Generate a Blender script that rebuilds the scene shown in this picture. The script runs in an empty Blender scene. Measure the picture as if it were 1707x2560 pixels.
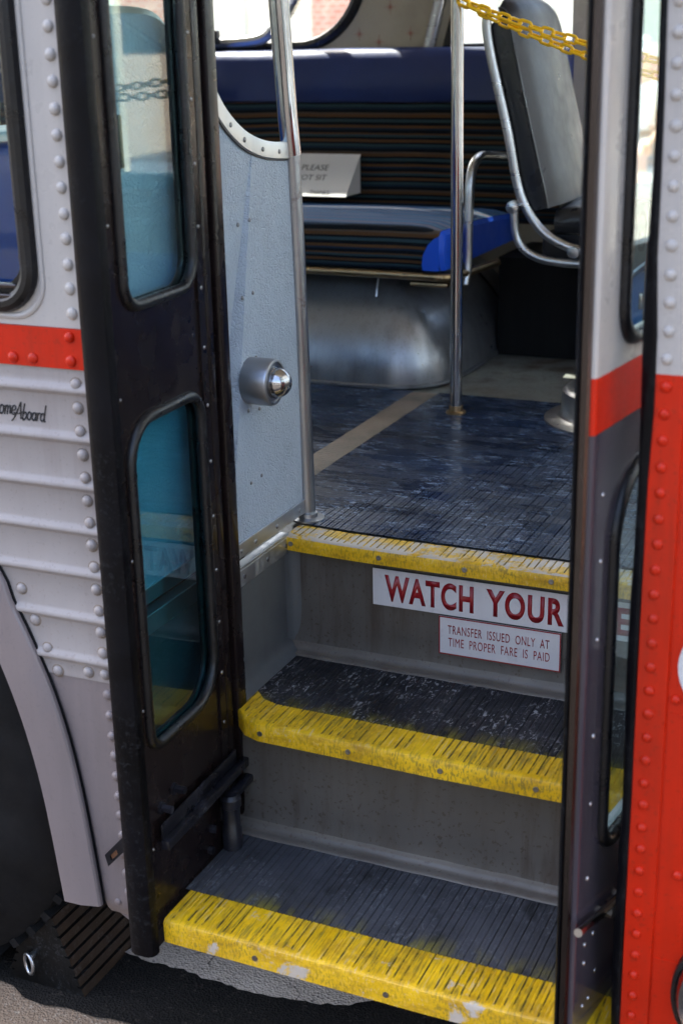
import bpy, bmesh, math, random
from mathutils import Vector, Matrix
random.seed(7)
S = bpy.context.scene
C = S.collection
R = math.radians

# ------------------------------------------------------------ camera
cam_data = bpy.data.cameras.new('camera')
cam = bpy.data.objects.new('camera', cam_data)
C.objects.link(cam)
yaw, pit, rol = R(24.374), R(18.862), R(-1.279)
fw = Vector((-math.sin(yaw) * math.cos(pit), math.cos(yaw) * math.cos(pit), -math.sin(pit)))
rt = Vector((math.cos(yaw), math.sin(yaw), 0))
up = rt.cross(fw)
r2 = math.cos(rol) * rt + math.sin(rol) * up
u2 = -math.sin(rol) * rt + math.cos(rol) * up
M3 = Matrix((r2, u2, -fw)).transposed()
cam.matrix_world = Matrix.Translation((1.0443, -2.0579, 1.6294)) @ M3.to_4x4()
cam_data.sensor_fit = 'VERTICAL'
cam_data.sensor_height = 36
cam_data.sensor_width = 24
cam_data.lens = 36 * 3517.9 / 2560
cam_data.clip_start = 0.05
cam_data.clip_end = 500
cam_data.dof.use_dof = True
cam_data.dof.focus_distance = 2.42
cam_data.dof.aperture_fstop = 4.5
S.camera = cam

# ------------------------------------------------------------ world, sun, exposure
SUN_EL, SUN_AZ = R(52), math.atan2(-0.86, 0.50)      # azimuth from +Y towards +X
w = bpy.data.worlds.new('World')
S.world = w
w.use_nodes = True
nt = w.node_tree
bgn = nt.nodes['Background']
sky = nt.nodes.new('ShaderNodeTexSky')
sky.sky_type = 'NISHITA'
sky.sun_disc = False
sky.sun_elevation = SUN_EL
sky.sun_rotation = SUN_AZ
sky.air_density = 1.0
sky.dust_density = 5.0
sky.ozone_density = 0.4
nt.links.new(sky.outputs[0], bgn.inputs[0])
bgn.inputs[1].default_value = 0.15
sd = bpy.data.lights.new('sun', 'SUN')
sd.energy = 4.5
sd.angle = R(0.5)
sd.color = (1.0, 0.93, 0.82)
sun = bpy.data.objects.new('sun', sd)
C.objects.link(sun)
to_sun = Vector((math.sin(SUN_AZ) * math.cos(SUN_EL), math.cos(SUN_AZ) * math.cos(SUN_EL), math.sin(SUN_EL)))
sun.rotation_euler = to_sun.to_track_quat('Z', 'Y').to_euler()
sun.location = to_sun * 30
S.view_settings.view_transform = 'Standard'
S.view_settings.look = 'None'
S.view_settings.exposure = 2.62
S.view_settings.gamma = 1.0
S.cycles.max_bounces = 10
S.cycles.diffuse_bounces = 5
S.cycles.transparent_max_bounces = 16
S.cycles.sample_clamp_indirect = 6.0
S.cycles.use_denoising = True


# ------------------------------------------------------------ material helpers
def new_mat(name):
    m = bpy.data.materials.new(name)
    m.use_nodes = True
    n = m.node_tree.nodes
    return m, m.node_tree, n['Principled BSDF'], n['Material Output']


def L(nt, a, b):
    nt.links.new(a, b)


def coords(nt, scale=(1, 1, 1)):
    tc = nt.nodes.new('ShaderNodeTexCoord')
    mp = nt.nodes.new('ShaderNodeMapping')
    mp.inputs['Scale'].default_value = scale
    L(nt, tc.outputs['Object'], mp.inputs[0])
    return mp.outputs[0]


def noise(nt, vec, scale, detail=4, rough=0.55, dist=0.0):
    n = nt.nodes.new('ShaderNodeTexNoise')
    n.inputs['Scale'].default_value = scale
    n.inputs['Detail'].default_value = detail
    n.inputs['Roughness'].default_value = rough
    n.inputs['Distortion'].default_value = dist
    L(nt, vec, n.inputs['Vector'])
    return n.outputs[0]


def ramp(nt, fac, stops, interp='LINEAR'):
    r = nt.nodes.new('ShaderNodeValToRGB')
    r.color_ramp.interpolation = interp
    e = r.color_ramp.elements
    while len(e) < len(stops):
        e.new(0.5)
    for i, (p, c) in enumerate(stops):
        e[i].position = p
        if not hasattr(c, '__len__'):
            c = (c, c, c)
        e[i].color = (c[0], c[1], c[2], 1)
    if fac is not None:
        L(nt, fac, r.inputs[0])
    return r.outputs[0]


def mixc(nt, fac, a, b, mode='MIX'):
    m = nt.nodes.new('ShaderNodeMix')
    m.data_type = 'RGBA'
    m.blend_type = mode
    for sock, v in ((m.inputs[0], fac), (m.inputs[6], a), (m.inputs[7], b)):
        if hasattr(v, 'links') or hasattr(v, 'is_linked'):
            L(nt, v, sock)
        elif hasattr(v, '__len__'):
            sock.default_value = (v[0], v[1], v[2], 1)
        else:
            sock.default_value = v
    return m.outputs[2]


def math_n(nt, op, a, b=0.0):
    m = nt.nodes.new('ShaderNodeMath')
    m.operation = op
    for s, v in ((m.inputs[0], a), (m.inputs[1], b)):
        if hasattr(v, 'is_linked'):
            L(nt, v, s)
        else:
            s.default_value = v
    return m.outputs[0]


def bump(nt, height, strength, dist=0.001, normal=None):
    b = nt.nodes.new('ShaderNodeBump')
    b.inputs['Strength'].default_value = strength
    b.inputs['Distance'].default_value = dist
    L(nt, height, b.inputs['Height'])
    if normal is not None:
        L(nt, normal, b.inputs['Normal'])
    return b.outputs[0]


def paint(name, col, rough=0.35, coat=0.0, var=0.10, dirt=0.0, dirtcol=(0.05, 0.045, 0.04), peel=0.06, metal=0.0,
          streak=True, spec=0.5):
    m, nt, p, out = new_mat(name)
    v = coords(nt)
    n1 = noise(nt, v, 5, 5)
    a = [c * (1 - var) for c in col]
    b = [min(1, c * (1 + var)) for c in col]
    c1 = ramp(nt, n1, [(0.3, a), (0.7, b)])
    if dirt:
        vs = coords(nt, (40, 40, 4)) if streak else v
        n2 = noise(nt, vs, 1.0 if streak else 14, 6, 0.65)
        n3 = noise(nt, v, 3.0, 4)
        f = math_n(nt, 'MULTIPLY', ramp(nt, n2, [(0.46, 0), (0.66, 1)]), ramp(nt, n3, [(0.36, 0.1), (0.58, 1)]))
        f = math_n(nt, 'MULTIPLY', f, dirt)
        c1 = mixc(nt, f, c1, dirtcol)
        sp = noise(nt, v, 160, 2, 0.5)
        f2 = math_n(nt, 'MULTIPLY', ramp(nt, sp, [(0.62, 0), (0.67, 1)]), dirt * 0.8)
        c1 = mixc(nt, f2, c1, dirtcol)
    L(nt, c1, p.inputs['Base Color'])
    nr = noise(nt, v, 18, 5)
    L(nt, ramp(nt, nr, [(0.3, max(0.03, rough - 0.07)), (0.7, rough + 0.1)]), p.inputs['Roughness'])
    p.inputs['Metallic'].default_value = metal
    p.inputs['Specular IOR Level'].default_value = spec
    p.inputs['Coat Weight'].default_value = coat
    p.inputs['Coat Roughness'].default_value = 0.08
    if peel:
        n5 = noise(nt, v, 60, 3)
        n6 = noise(nt, v, 6, 2)
        h = math_n(nt, 'ADD', math_n(nt, 'MULTIPLY', n5, 0.15), n6)
        L(nt, bump(nt, h, peel, 0.02), p.inputs['Normal'])
    return m


def metal(name, col, rough=0.25, brushed=None, stain=0.0, staincol=(0.10, 0.05, 0.025), var=0.12):
    m, nt, p, out = new_mat(name)
    v = coords(nt)
    n1 = noise(nt, v, 9, 5)
    c1 = ramp(nt, n1, [(0.3, [c * (1 - var) for c in col]), (0.7, [min(1, c * (1 + var)) for c in col])])
    if stain:
        n2 = noise(nt, v, 26, 6, 0.7)
        n3 = noise(nt, v, 5, 3)
        f = math_n(nt, 'MULTIPLY', ramp(nt, n2, [(0.56, 0), (0.66, 1)]), ramp(nt, n3, [(0.45, 0), (0.6, 1)]))
        f = math_n(nt, 'MULTIPLY', f, stain)
        c1 = mixc(nt, f, c1, staincol)
        L(nt, math_n(nt, 'SUBTRACT', 1.0, f), p.inputs['Metallic'])
    else:
        p.inputs['Metallic'].default_value = 1.0
    L(nt, c1, p.inputs['Base Color'])
    vb = coords(nt, brushed) if brushed else v
    nr = noise(nt, vb, 1 if brushed else 30, 5)
    L(nt, ramp(nt, nr, [(0.3, max(0.03, rough - 0.08)), (0.7, rough + 0.12)]), p.inputs['Roughness'])
    if brushed:
        L(nt, bump(nt, nr, 0.05, 0.004), p.inputs['Normal'])
    return m


def glass(name, tint, ior=1.5, rough=0.0):
    m, nt, p, out = new_mat(name)
    nt.nodes.remove(p)
    tr = nt.nodes.new('ShaderNodeBsdfTransparent')
    tr.inputs[0].default_value = (*tint, 1)
    gl = nt.nodes.new('ShaderNodeBsdfGlossy')
    gl.inputs['Roughness'].default_value = rough
    gl.inputs['Color'].default_value = (0.95, 0.97, 1, 1)
    fr = nt.nodes.new('ShaderNodeFresnel')
    ge = nt.nodes.new('ShaderNodeNewGeometry')      # the exit face of a thin pane must not reflect totally
    mr = nt.nodes.new('ShaderNodeMapRange')
    mr.inputs['To Min'].default_value = ior
    mr.inputs['To Max'].default_value = 1 / ior
    L(nt, ge.outputs['Backfacing'], mr.inputs['Value'])
    L(nt, mr.outputs[0], fr.inputs['IOR'])
    mx = nt.nodes.new('ShaderNodeMixShader')
    L(nt, fr.outputs[0], mx.inputs[0])
    L(nt, tr.outputs[0], mx.inputs[1])
    L(nt, gl.outputs[0], mx.inputs[2])
    L(nt, mx.outputs[0], out.inputs['Surface'])
    return m


def leatherette(name, col):
    m, nt, p, out = new_mat(name)
    v = coords(nt)
    d = nt.nodes.new('ShaderNodeTexNoise')
    d.inputs['Scale'].default_value = 30
    d.inputs['Detail'].default_value = 3
    L(nt, v, d.inputs['Vector'])
    vm = nt.nodes.new('ShaderNodeVectorMath')
    vm.operation = 'MULTIPLY_ADD'
    vm.inputs[1].default_value = (0.02, 0.02, 0.02)
    L(nt, d.outputs['Color'], vm.inputs[0])
    L(nt, v, vm.inputs[2])
    vo = nt.nodes.new('ShaderNodeTexVoronoi')
    vo.feature = 'DISTANCE_TO_EDGE'
    vo.inputs['Scale'].default_value = 130
    L(nt, vm.outputs[0], vo.inputs['Vector'])
    h1 = ramp(nt, vo.outputs['Distance'], [(0.0, 0), (0.16, 1)])
    vo2 = nt.nodes.new('ShaderNodeTexVoronoi')
    vo2.feature = 'DISTANCE_TO_EDGE'
    vo2.inputs['Scale'].default_value = 240
    L(nt, vm.outputs[0], vo2.inputs['Vector'])
    h2 = ramp(nt, vo2.outputs['Distance'], [(0.0, 0), (0.2, 1)])
    mask = ramp(nt, noise(nt, v, 40, 2), [(0.35, 0.25), (0.6, 1)])
    h = math_n(nt, 'ADD', math_n(nt, 'MULTIPLY', h1, mask), math_n(nt, 'MULTIPLY', h2, 0.3))
    n1 = noise(nt, v, 4, 5)
    c1 = ramp(nt, n1, [(0.3, [c * 0.88 for c in col]), (0.7, col)])
    sm = noise(nt, v, 9, 6, 0.7)
    c1 = mixc(nt, math_n(nt, 'MULTIPLY', ramp(nt, sm, [(0.55, 0), (0.75, 1)]), 0.35), c1, [c * 0.55 for c in col])
    L(nt, c1, p.inputs['Base Color'])
    p.inputs['Roughness'].default_value = 0.36
    L(nt, bump(nt, h, 0.75, 0.0016), p.inputs['Normal'])
    return m


def rubber(name, col, scuff_glint=0.5, rough=0.42, scuff_glint_col=(0.20, 0.21, 0.23), haze=0.3, spec=0.5, hazecol=(0.10, 0.105, 0.115), spray=None, bmp=0.35, hscale=(1, 1, 1)):
    m, nt, p, out = new_mat(name)
    v = coords(nt)
    n1 = noise(nt, coords(nt, hscale), 7, 6, 0.6)
    c1 = ramp(nt, n1, [(0.3, [c * 0.5 for c in col]), (0.7, [c * 1.9 for c in col])])
    hz = math_n(nt, 'MULTIPLY', ramp(nt, noise(nt, coords(nt, hscale), 11, 6, 0.7), [(0.48, 0), (0.75, 1)]), haze)
    c1 = mixc(nt, hz, c1, hazecol)
    sp = noise(nt, coords(nt, (1, 0.55, 1) if hscale[0] == 1 else (0.3, 1.2, 1)), 120, 3, 0.6, 1.2)
    sp2 = noise(nt, v, 12, 4)
    f = math_n(nt, 'MULTIPLY', ramp(nt, sp, [(0.57, 0), (0.62, 1)]), ramp(nt, sp2, [(0.42, 0), (0.58, 1)]))
    f = math_n(nt, 'MULTIPLY', f, scuff_glint)
    c1 = mixc(nt, f, c1, scuff_glint_col)
    if spray is not None:           # yellow paint that strayed over the front edge of the mat
        tc = nt.nodes.new('ShaderNodeTexCoord')
        sx = nt.nodes.new('ShaderNodeSeparateXYZ')
        L(nt, tc.outputs['Object'], sx.inputs[0])
        mr = nt.nodes.new('ShaderNodeMapRange')
        mr.inputs['From Min'].default_value = spray + 0.045
        mr.inputs['From Max'].default_value = spray
        L(nt, sx.outputs[1], mr.inputs['Value'])
        g = math_n(nt, 'MULTIPLY', mr.outputs[0], ramp(nt, noise(nt, coords(nt, (1, 0.4, 1)), 14, 6, 0.75), [(0.46, 0), (0.60, 1)]))
        c1 = mixc(nt, math_n(nt, 'MULTIPLY', g, 0.85), c1, (0.20, 0.165, 0.012))
        st = ramp(nt, noise(nt, coords(nt, (1, 0.6, 1)), 9, 4, 0.6), [(0.60, 0), (0.68, 0.85)])
        c1 = mixc(nt, st, c1, (0.008, 0.008, 0.008))
    L(nt, c1, p.inputs['Base Color'])
    L(nt, ramp(nt, noise(nt, coords(nt, hscale), 24, 6, 0.7), [(0.3, rough - 0.12), (0.7, rough + 0.2)]), p.inputs['Roughness'])
    p.inputs['Specular IOR Level'].default_value = spec
    L(nt, bump(nt, noise(nt, v, 90, 5, 0.65), bmp, 0.002), p.inputs['Normal'])
    return m


def nosing_mat(name, worn, front=False):
    """yellow safety paint, rubbed down to pale bare metal in patches along the edge"""
    m, nt, p, out = new_mat(name)
    v = coords(nt)
    n1 = noise(nt, v, 10, 5)
    c1 = ramp(nt, n1, [(0.3, (0.58, 0.33, 0.002)), (0.7, (0.80, 0.48, 0.003))])
    g = noise(nt, coords(nt, (1, 0.35, 1)), 60, 5, 0.7)
    c1 = mixc(nt, math_n(nt, 'MULTIPLY', ramp(nt, g, [(0.5, 0), (0.72, 1)]), 0.35), c1, (0.20, 0.14, 0.02))
    sk = noise(nt, coords(nt, (1, 0.07, 0.4)), 300, 3, 0.6)
    pt = noise(nt, v, 13, 4, 0.6)
    c1 = mixc(nt, math_n(nt, 'MULTIPLY', ramp(nt, sk, [(0.50, 0), (0.60, 1)]), ramp(nt, pt, [(0.40, 0.1), (0.60, 0.75)])), c1, (0.17, 0.14, 0.025))
    c1 = mixc(nt, math_n(nt, 'MULTIPLY', ramp(nt, sk, [(0.36, 0.9), (0.43, 0)]), ramp(nt, pt, [(0.40, 0.55), (0.58, 0.0)])), c1, (0.52, 0.46, 0.33))
    wn = noise(nt, coords(nt, (1, 1.5, 1)), 16, 7, 0.72, 0.5)
    f = ramp(nt, wn, [(0.66 - 0.30 * worn, 0), (0.72 - 0.30 * worn, 1)])
    f = math_n(nt, 'MULTIPLY', f, 0.9 if worn > 0.01 else 0.0)
    gr = noise(nt, coords(nt, (1, 1, 2.5)), 22, 6, 0.7)
    c1 = mixc(nt, math_n(nt, 'MULTIPLY', ramp(nt, gr, [(0.50, 0), (0.68, 1)]), 0.6), c1, (0.26, 0.13, 0.012))
    c1 = mixc(nt, f, c1, (0.46, 0.42, 0.385))
    L(nt, c1, p.inputs['Base Color'])
    L(nt, ramp(nt, n1, [(0.3, 0.32), (0.7, 0.55)]), p.inputs['Roughness'])
    L(nt, bump(nt, noise(nt, v, 70, 5, 0.65), 0.25, 0.002), p.inputs['Normal'])
    return m


def stripes(name):
    m, nt, p, out = new_mat(name)
    tc = nt.nodes.new('ShaderNodeTexCoord')
    sx = nt.nodes.new('ShaderNodeSeparateXYZ')
    L(nt, tc.outputs['Object'], sx.inputs[0])
    nz = noise(nt, coords(nt), 4, 2)
    s = math_n(nt, 'SUBTRACT', sx.outputs[2], math_n(nt, 'MULTIPLY', sx.outputs[1], 0.42))
    s = math_n(nt, 'ADD', s, math_n(nt, 'MULTIPLY', nz, 0.01))
    f = math_n(nt, 'FRACT', math_n(nt, 'MULTIPLY', s, 1 / 0.098))
    nb, br, te, bl, gy = (0.006, 0.007, 0.010), (0.085, 0.043, 0.019), (0.024, 0.052, 0.066), (0.010, 0.022, 0.042), (0.075, 0.056, 0.042)
    seq = [(0.0, nb), (0.08, te), (0.15, nb), (0.2, br), (0.28, gy), (0.32, nb), (0.4, bl), (0.46, te), (0.52, nb),
           (0.57, br), (0.64, nb), (0.7, te), (0.76, br), (0.80, nb), (0.88, bl), (0.93, br)]
    c = ramp(nt, f, seq, 'CONSTANT')
    wv = noise(nt, coords(nt, (900, 900, 900)), 1, 2)
    c = mixc(nt, 0.35, c, mixc(nt, 1.0, c, ramp(nt, wv, [(0.3, 0.3), (0.7, 1.6)]), 'MULTIPLY'))
    L(nt, c, p.inputs['Base Color'])
    p.inputs['Roughness'].default_value = 0.9
    p.inputs['Specular IOR Level'].default_value = 0.15
    p.inputs['Sheen Weight'].default_value = 0.40
    p.inputs['Sheen Roughness'].default_value = 0.35
    p.inputs['Sheen Tint'].default_value = (0.22, 0.48, 0.95, 1)  # blue tint puts skylight on the cushion top into the sheen
    L(nt, bump(nt, wv, 0.25, 0.001), p.inputs['Normal'])
    return m


def asphalt(name, lo, hi, fleck, sc=1.0, cracks=False):
    m, nt, p, out = new_mat(name)
    v = coords(nt)
    n1 = noise(nt, v, 2.2 * sc, 6, 0.65)
    c1 = ramp(nt, n1, [(0.3, lo), (0.7, hi)])
    vo = nt.nodes.new('ShaderNodeTexVoronoi')
    vo.inputs['Scale'].default_value = 210 * sc
    L(nt, v, vo.inputs['Vector'])
    f = math_n(nt, 'MULTIPLY', ramp(nt, vo.outputs['Color'], [(0.72, 0), (0.9, 1)]), ramp(nt, noise(nt, v, 30, 4), [(0.35, 0), (0.65, 0.8)]))
    c1 = mixc(nt, f, c1, fleck)
    L(nt, c1, p.inputs['Base Color'])
    p.inputs['Roughness'].default_value = 0.9
    p.inputs['Specular IOR Level'].default_value = 0.2
    h = math_n(nt, 'ADD', vo.outputs['Distance'], noise(nt, v, 60, 5, 0.7))
    if cracks:
        d = nt.nodes.new('ShaderNodeTexNoise')
        d.inputs['Scale'].default_value = 9
        d.inputs['Detail'].default_value = 4
        L(nt, v, d.inputs['Vector'])
        vm = nt.nodes.new('ShaderNodeVectorMath')
        vm.operation = 'MULTIPLY_ADD'
        vm.inputs[1].default_value = (0.12, 0.12, 0.12)
        L(nt, d.outputs['Color'], vm.inputs[0])
        L(nt, v, vm.inputs[2])
        ve = nt.nodes.new('ShaderNodeTexVoronoi')
        ve.feature = 'DISTANCE_TO_EDGE'
        ve.inputs['Scale'].default_value = 5.5
        L(nt, vm.outputs[0], ve.inputs['Vector'])
        ck = ramp(nt, ve.outputs['Distance'], [(0.004, 1), (0.012, 0)])
        ck = math_n(nt, 'MULTIPLY', ck, ramp(nt, noise(nt, v, 6, 2), [(0.45, 0), (0.55, 0.9)]))
        c1 = mixc(nt, ck, c1, (0.02, 0.018, 0.016))
        L(nt, c1, p.inputs['Base Color'])
    L(nt, bump(nt, h, 0.6, 0.004), p.inputs['Normal'])
    return m


def brick(name, c1, c2, mortar, sc):
    m, nt, p, out = new_mat(name)
    tc = nt.nodes.new('ShaderNodeTexCoord')
    sx = nt.nodes.new('ShaderNodeSeparateXYZ')
    cx = nt.nodes.new('ShaderNodeCombineXYZ')
    L(nt, tc.outputs['Object'], sx.inputs[0])
    L(nt, sx.outputs[0], cx.inputs[0])
    L(nt, sx.outputs[2], cx.inputs[1])
    b = nt.nodes.new('ShaderNodeTexBrick')
    b.inputs['Scale'].default_value = sc
    b.inputs['Color1'].default_value = (*c1, 1)
    b.inputs['Color2'].default_value = (*c2, 1)
    b.inputs['Mortar'].default_value = (*mortar, 1)
    L(nt, cx.outputs[0], b.inputs['Vector'])
    L(nt, b.outputs[0], p.inputs['Base Color'])
    p.inputs['Roughness'].default_value = 0.9
    return m


M = {}
M['white'] = paint('white_paint', (0.435, 0.400, 0.372), 0.30, 0.15, 0.04, 0.10)
M['red'] = paint('red_paint', (0.52, 0.0165, 0.0026), 0.34, 0.05, 0.09, 0.45, (0.22, 0.02, 0.008), 0.16, spec=0.25)
M['silver'] = paint('silver_paint', (0.295, 0.263, 0.252), 0.40, 0.0, 0.08, 0.36, (0.18, 0.14, 0.13), 0.06)
M['fender'] = paint('fender_silver_paint', (0.195, 0.160, 0.158), 0.36, 0.05, 0.05, 0.12)  # shade low on the bus side is put into this darker silver
M['brown'] = paint('brown_door_paint', (0.0085, 0.005, 0.005), 0.25, 0.05, 0.2, 0.12, (0.05, 0.04, 0.035), 0.05, spec=0.28)
M['plum'] = paint('plum_door_paint', (0.046, 0.038, 0.049), 0.17, 0.25, 0.08, 0.08, peel=0.02)
M['bronze'] = metal('bronze_edge_metal', (0.075, 0.066, 0.066), 0.26, (30, 30, 2))
M['black'] = rubber('black_rubber', (0.0022, 0.0022, 0.0032), 0.05, 0.36, haze=0.02, spec=0.13)
M['gasket'] = rubber('gasket_rubber', (0.004, 0.004, 0.005), 0.05, 0.30, haze=0.03, spec=0.4)
M['iron'] = paint('black_iron', (0.008, 0.008, 0.011), 0.30, 0.0, 0.3, 0.30, (0.06, 0.06, 0.08), 0.08, streak=False, spec=0.4)
M['chrome'] = metal('chrome', (0.46, 0.46, 0.48), 0.14, (60, 60, 4), 0.25)
M['satin'] = metal('satin_steel', (0.50, 0.51, 0.53), 0.32, (8, 8, 120), 0.15)
M['alu'] = metal('aluminium_trim', (0.58, 0.60, 0.62), 0.38, (6, 60, 6), 0.25, (0.12, 0.09, 0.06))
M['steeltube'] = metal('worn_tube', (0.36, 0.37, 0.39), 0.34, (60, 60, 5), 0.8)
M['brasspipe'] = metal('brass_rail', (0.42, 0.30, 0.17), 0.34, None, 0.7)
M['bolt'] = metal('screw_steel', (0.25, 0.25, 0.26), 0.35)
M['leather'] = leatherette('leatherette', (0.37, 0.44, 0.53))  # blue cast of the skylight is put into the base colour
M['riser'] = paint('riser_grey_vinyl', (0.082, 0.074, 0.065), 0.40, 0.0, 0.16, 0.9, (0.045, 0.030, 0.022), 0.08)
M['wellwall'] = paint('step_well_wall_vinyl', (0.080, 0.085, 0.088), 0.42, 0.0, 0.12, 0.5, (0.07, 0.065, 0.06), 0.08)
M['cove'] = paint('cove_vinyl', (0.105, 0.092, 0.078), 0.42, 0.0, 0.2, 0.8, (0.07, 0.05, 0.04), 0.08, streak=False)
M['tread'] = rubber('tread_rubber', (0.011, 0.011, 0.014), 0.75, 0.42, (0.34, 0.34, 0.35), haze=0.14, spec=0.32, spray=-0.202)
M['treadlow'] = rubber('tread_rubber_dusty', (0.033, 0.034, 0.040), 0.35, 0.5, haze=0.35, spec=0.35, spray=-0.437)
M['floor'] = rubber('floor_rubber', (0.006, 0.013, 0.033), 1.0, 0.24, (0.24, 0.31, 0.43), haze=0.16, spec=0.36, bmp=0.16, hscale=(0.22, 1.1, 1), hazecol=(0.022, 0.050, 0.105))  # navy base, blue haze and bluish scuffs stand in for sky sheen and glints
M['groove'] = rubber('groove_dirt', (0.020, 0.020, 0.021), 0.0, 0.7, haze=0.0)
def groove_gold():
    m, nt, p, out = new_mat('yellow_groove_dirt')
    n = noise(nt, coords(nt, (1, 0.5, 1)), 75, 5, 0.7)
    L(nt, ramp(nt, n, [(0.36, (0.07, 0.055, 0.012)), (0.5, (0.22, 0.145, 0.010)), (0.60, (0.60, 0.36, 0.005))]), p.inputs['Base Color'])
    p.inputs['Roughness'].default_value = 0.6
    return m


M['goldgroove'] = groove_gold()
M['standline'] = paint('standee_line_paint', (0.22, 0.175, 0.135), 0.5, 0, 0.25, 0.8, (0.07, 0.06, 0.05), streak=False)
M['yellow0'] = nosing_mat('yellow_nosing', 0.0)
M['yellow1'] = nosing_mat('yellow_nosing_little_worn', 0.18)
M['yellow3'] = nosing_mat('yellow_nosing_bare', 0.66)
M['yellow2'] = nosing_mat('yellow_nosing_worn', 0.36)
M['signwhite'] = paint('sign_white', (0.56, 0.55, 0.56), 0.3, 0, 0.03, 0.08, peel=0.02)
M['signred'] = paint('sign_dark_red', (0.24, 0.006, 0.012), 0.35, 0, 0.08, peel=0.0)
M['ink'] = paint('black_ink', (0.012, 0.012, 0.014), 0.4, 0, 0.05, peel=0)
M['navy'] = paint('navy_vinyl', (0.010, 0.030, 0.15), 0.45, 0.0, 0.1, 0.1, peel=0.12, streak=False)
M['seatblue'] = paint('deep_blue_vinyl', (0.002, 0.055, 0.30), 0.45, 0.0, 0.08, 0.05, peel=0.1, streak=False, spec=0.25)
M['blue'] = paint('blue_vinyl', (0.004, 0.07, 0.55), 0.42, 0.0, 0.08, 0.05, peel=0.1, streak=False)
M['fabric'] = stripes('striped_moquette')
M['seatvinyl'] = paint('charcoal_vinyl', (0.014, 0.015, 0.019), 0.30, 0.0, 0.1, 0.05, peel=0.12, streak=False)
M['seatface'] = paint('grey_seat_vinyl', (0.018, 0.018, 0.025), 0.34, 0.0, 0.08, 0.06, peel=0.14, streak=False, spec=0.3)
M['housing'] = paint('wheel_housing_steel', (0.29, 0.305, 0.335), 0.34, 0.0, 0.10, 0.3, (0.10, 0.09, 0.08), 0.05, metal=0.75)
M['floorplate'] = paint('pale_floor_plate', (0.19, 0.20, 0.185), 0.38, 0, 0.25, 1.0, (0.06, 0.025, 0.012), streak=False)
M['dark'] = paint('dark_panel', (0.005, 0.005, 0.0055), 0.6, 0, 0.2, 0.3, (0.02, 0.018, 0.016), spec=0.15)
M['ceil'] = paint('cream_ceiling', (0.55, 0.53, 0.48), 0.5, 0, 0.04)
M['vinylstar'] = paint('cream_star_vinyl', (0.42, 0.38, 0.30), 0.45, 0, 0.10, 0.2, (0.2, 0.16, 0.12), 0.3, streak=False)
M['star'] = paint('faded_red_star', (0.36, 0.15, 0.11), 0.5, 0, 0.1)
M['paper'] = paint('white_card', (0.72, 0.71, 0.72), 0.7, 0, 0.03, peel=0.02)
M['chain'] = paint('yellow_plastic', (0.92, 0.55, 0.005), 0.32, 0, 0.06, 0.1, (0.3, 0.15, 0.0), 0.05)
M['tyre'] = rubber('tyre_rubber', (0.007, 0.007, 0.0075), 0.0, 0.6, haze=0.008, spec=0.12)
M['innerfender'] = paint('dark_inner_fender', (0.003, 0.0027, 0.003), 0.5, 0, 0.3, 0.5, (0.05, 0.004, 0.006), spec=0.2)
M['chock'] = rubber('chock_rubber', (0.005, 0.0047, 0.0045), 0.1, 0.45, haze=0.04, spec=0.2)
M['street'] = asphalt('dimmed_street_asphalt', (0.030, 0.028, 0.026), (0.050, 0.046, 0.042), (0.10, 0.09, 0.08), 0.5)  # kept dark to cut ground bounce, in place of shade
M['chockrib'] = rubber('chock_rib_rubber', (0.017, 0.0085, 0.0048), 0.10, 0.45, haze=0.02, spec=0.25)
M['galv'] = metal('galvanised', (0.55, 0.56, 0.58), 0.35)
M['rust'] = paint('rusty_bracket', (0.30, 0.13, 0.06), 0.6, 0, 0.4, 0.8, (0.03, 0.02, 0.02), streak=False)
M['doorglass'] = glass('teal_door_glass', (0.85, 0.975, 0.975))
M['doorglasslow'] = glass('dimmed_teal_door_glass', (0.54, 0.84, 0.89))  # deeper tint puts the dimness behind the lower pane into the glass
M['frontglass'] = glass('pale_green_glass', (0.84, 0.94, 0.935))
M['sideglass'] = glass('side_window_glass', (0.84, 0.93, 0.94))
M['clearglass'] = glass('clear_glass', (0.93, 0.96, 0.95))
M['dashpanel'] = paint('dash_panel', (0.10, 0.12, 0.12), 0.4, 0, 0.1)
M['dashtop'] = paint('dash_top_teal', (0.16, 0.33, 0.38), 0.35, 0, 0.1)
M['dashblue'] = paint('dash_blue', (0.01, 0.11, 0.34), 0.35, 0, 0.15)
M['road'] = asphalt('road_asphalt', (0.20, 0.140, 0.092), (0.32, 0.235, 0.165), (0.55, 0.46, 0.36))
M['asph'] = asphalt('fresh_black_asphalt', (0.006, 0.0055, 0.005), (0.016, 0.014, 0.0125), (0.06, 0.05, 0.04))
M['conc'] = asphalt('old_concrete', (0.50, 0.41, 0.33), (0.64, 0.54, 0.45), (0.12, 0.10, 0.09), 1.0, True)
M['pave'] = asphalt('pale_paving', (0.42, 0.40, 0.36), (0.50, 0.47, 0.43), (0.35, 0.33, 0.3), 0.2)
M['cream'] = paint('cream_render', (0.86, 0.82, 0.68), 0.8, 0, 0.05)
M['wallwhite'] = paint('white_render', (0.82, 0.80, 0.77), 0.8, 0, 0.04)
M['brick'] = brick('red_brick', (0.50, 0.17, 0.12), (0.56, 0.24, 0.17), (0.6, 0.55, 0.5), 4)
M['shopglass'] = paint('pale_shop_glass', (0.80, 0.78, 0.66), 0.3, 0.1, 0.05)
M['frame'] = paint('pale_window_frame', (0.55, 0.55, 0.50), 0.5, 0, 0.05)
M['bouncewall'] = paint('blue_grey_bounce_wall', (0.25, 0.31, 0.40), 0.8, 0, 0.08)  # wall colour chosen to throw bluish light into the bus
M['stone'] = paint('grey_stone_front', (0.15, 0.14, 0.13), 0.8, 0, 0.12, 0.2)
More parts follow.
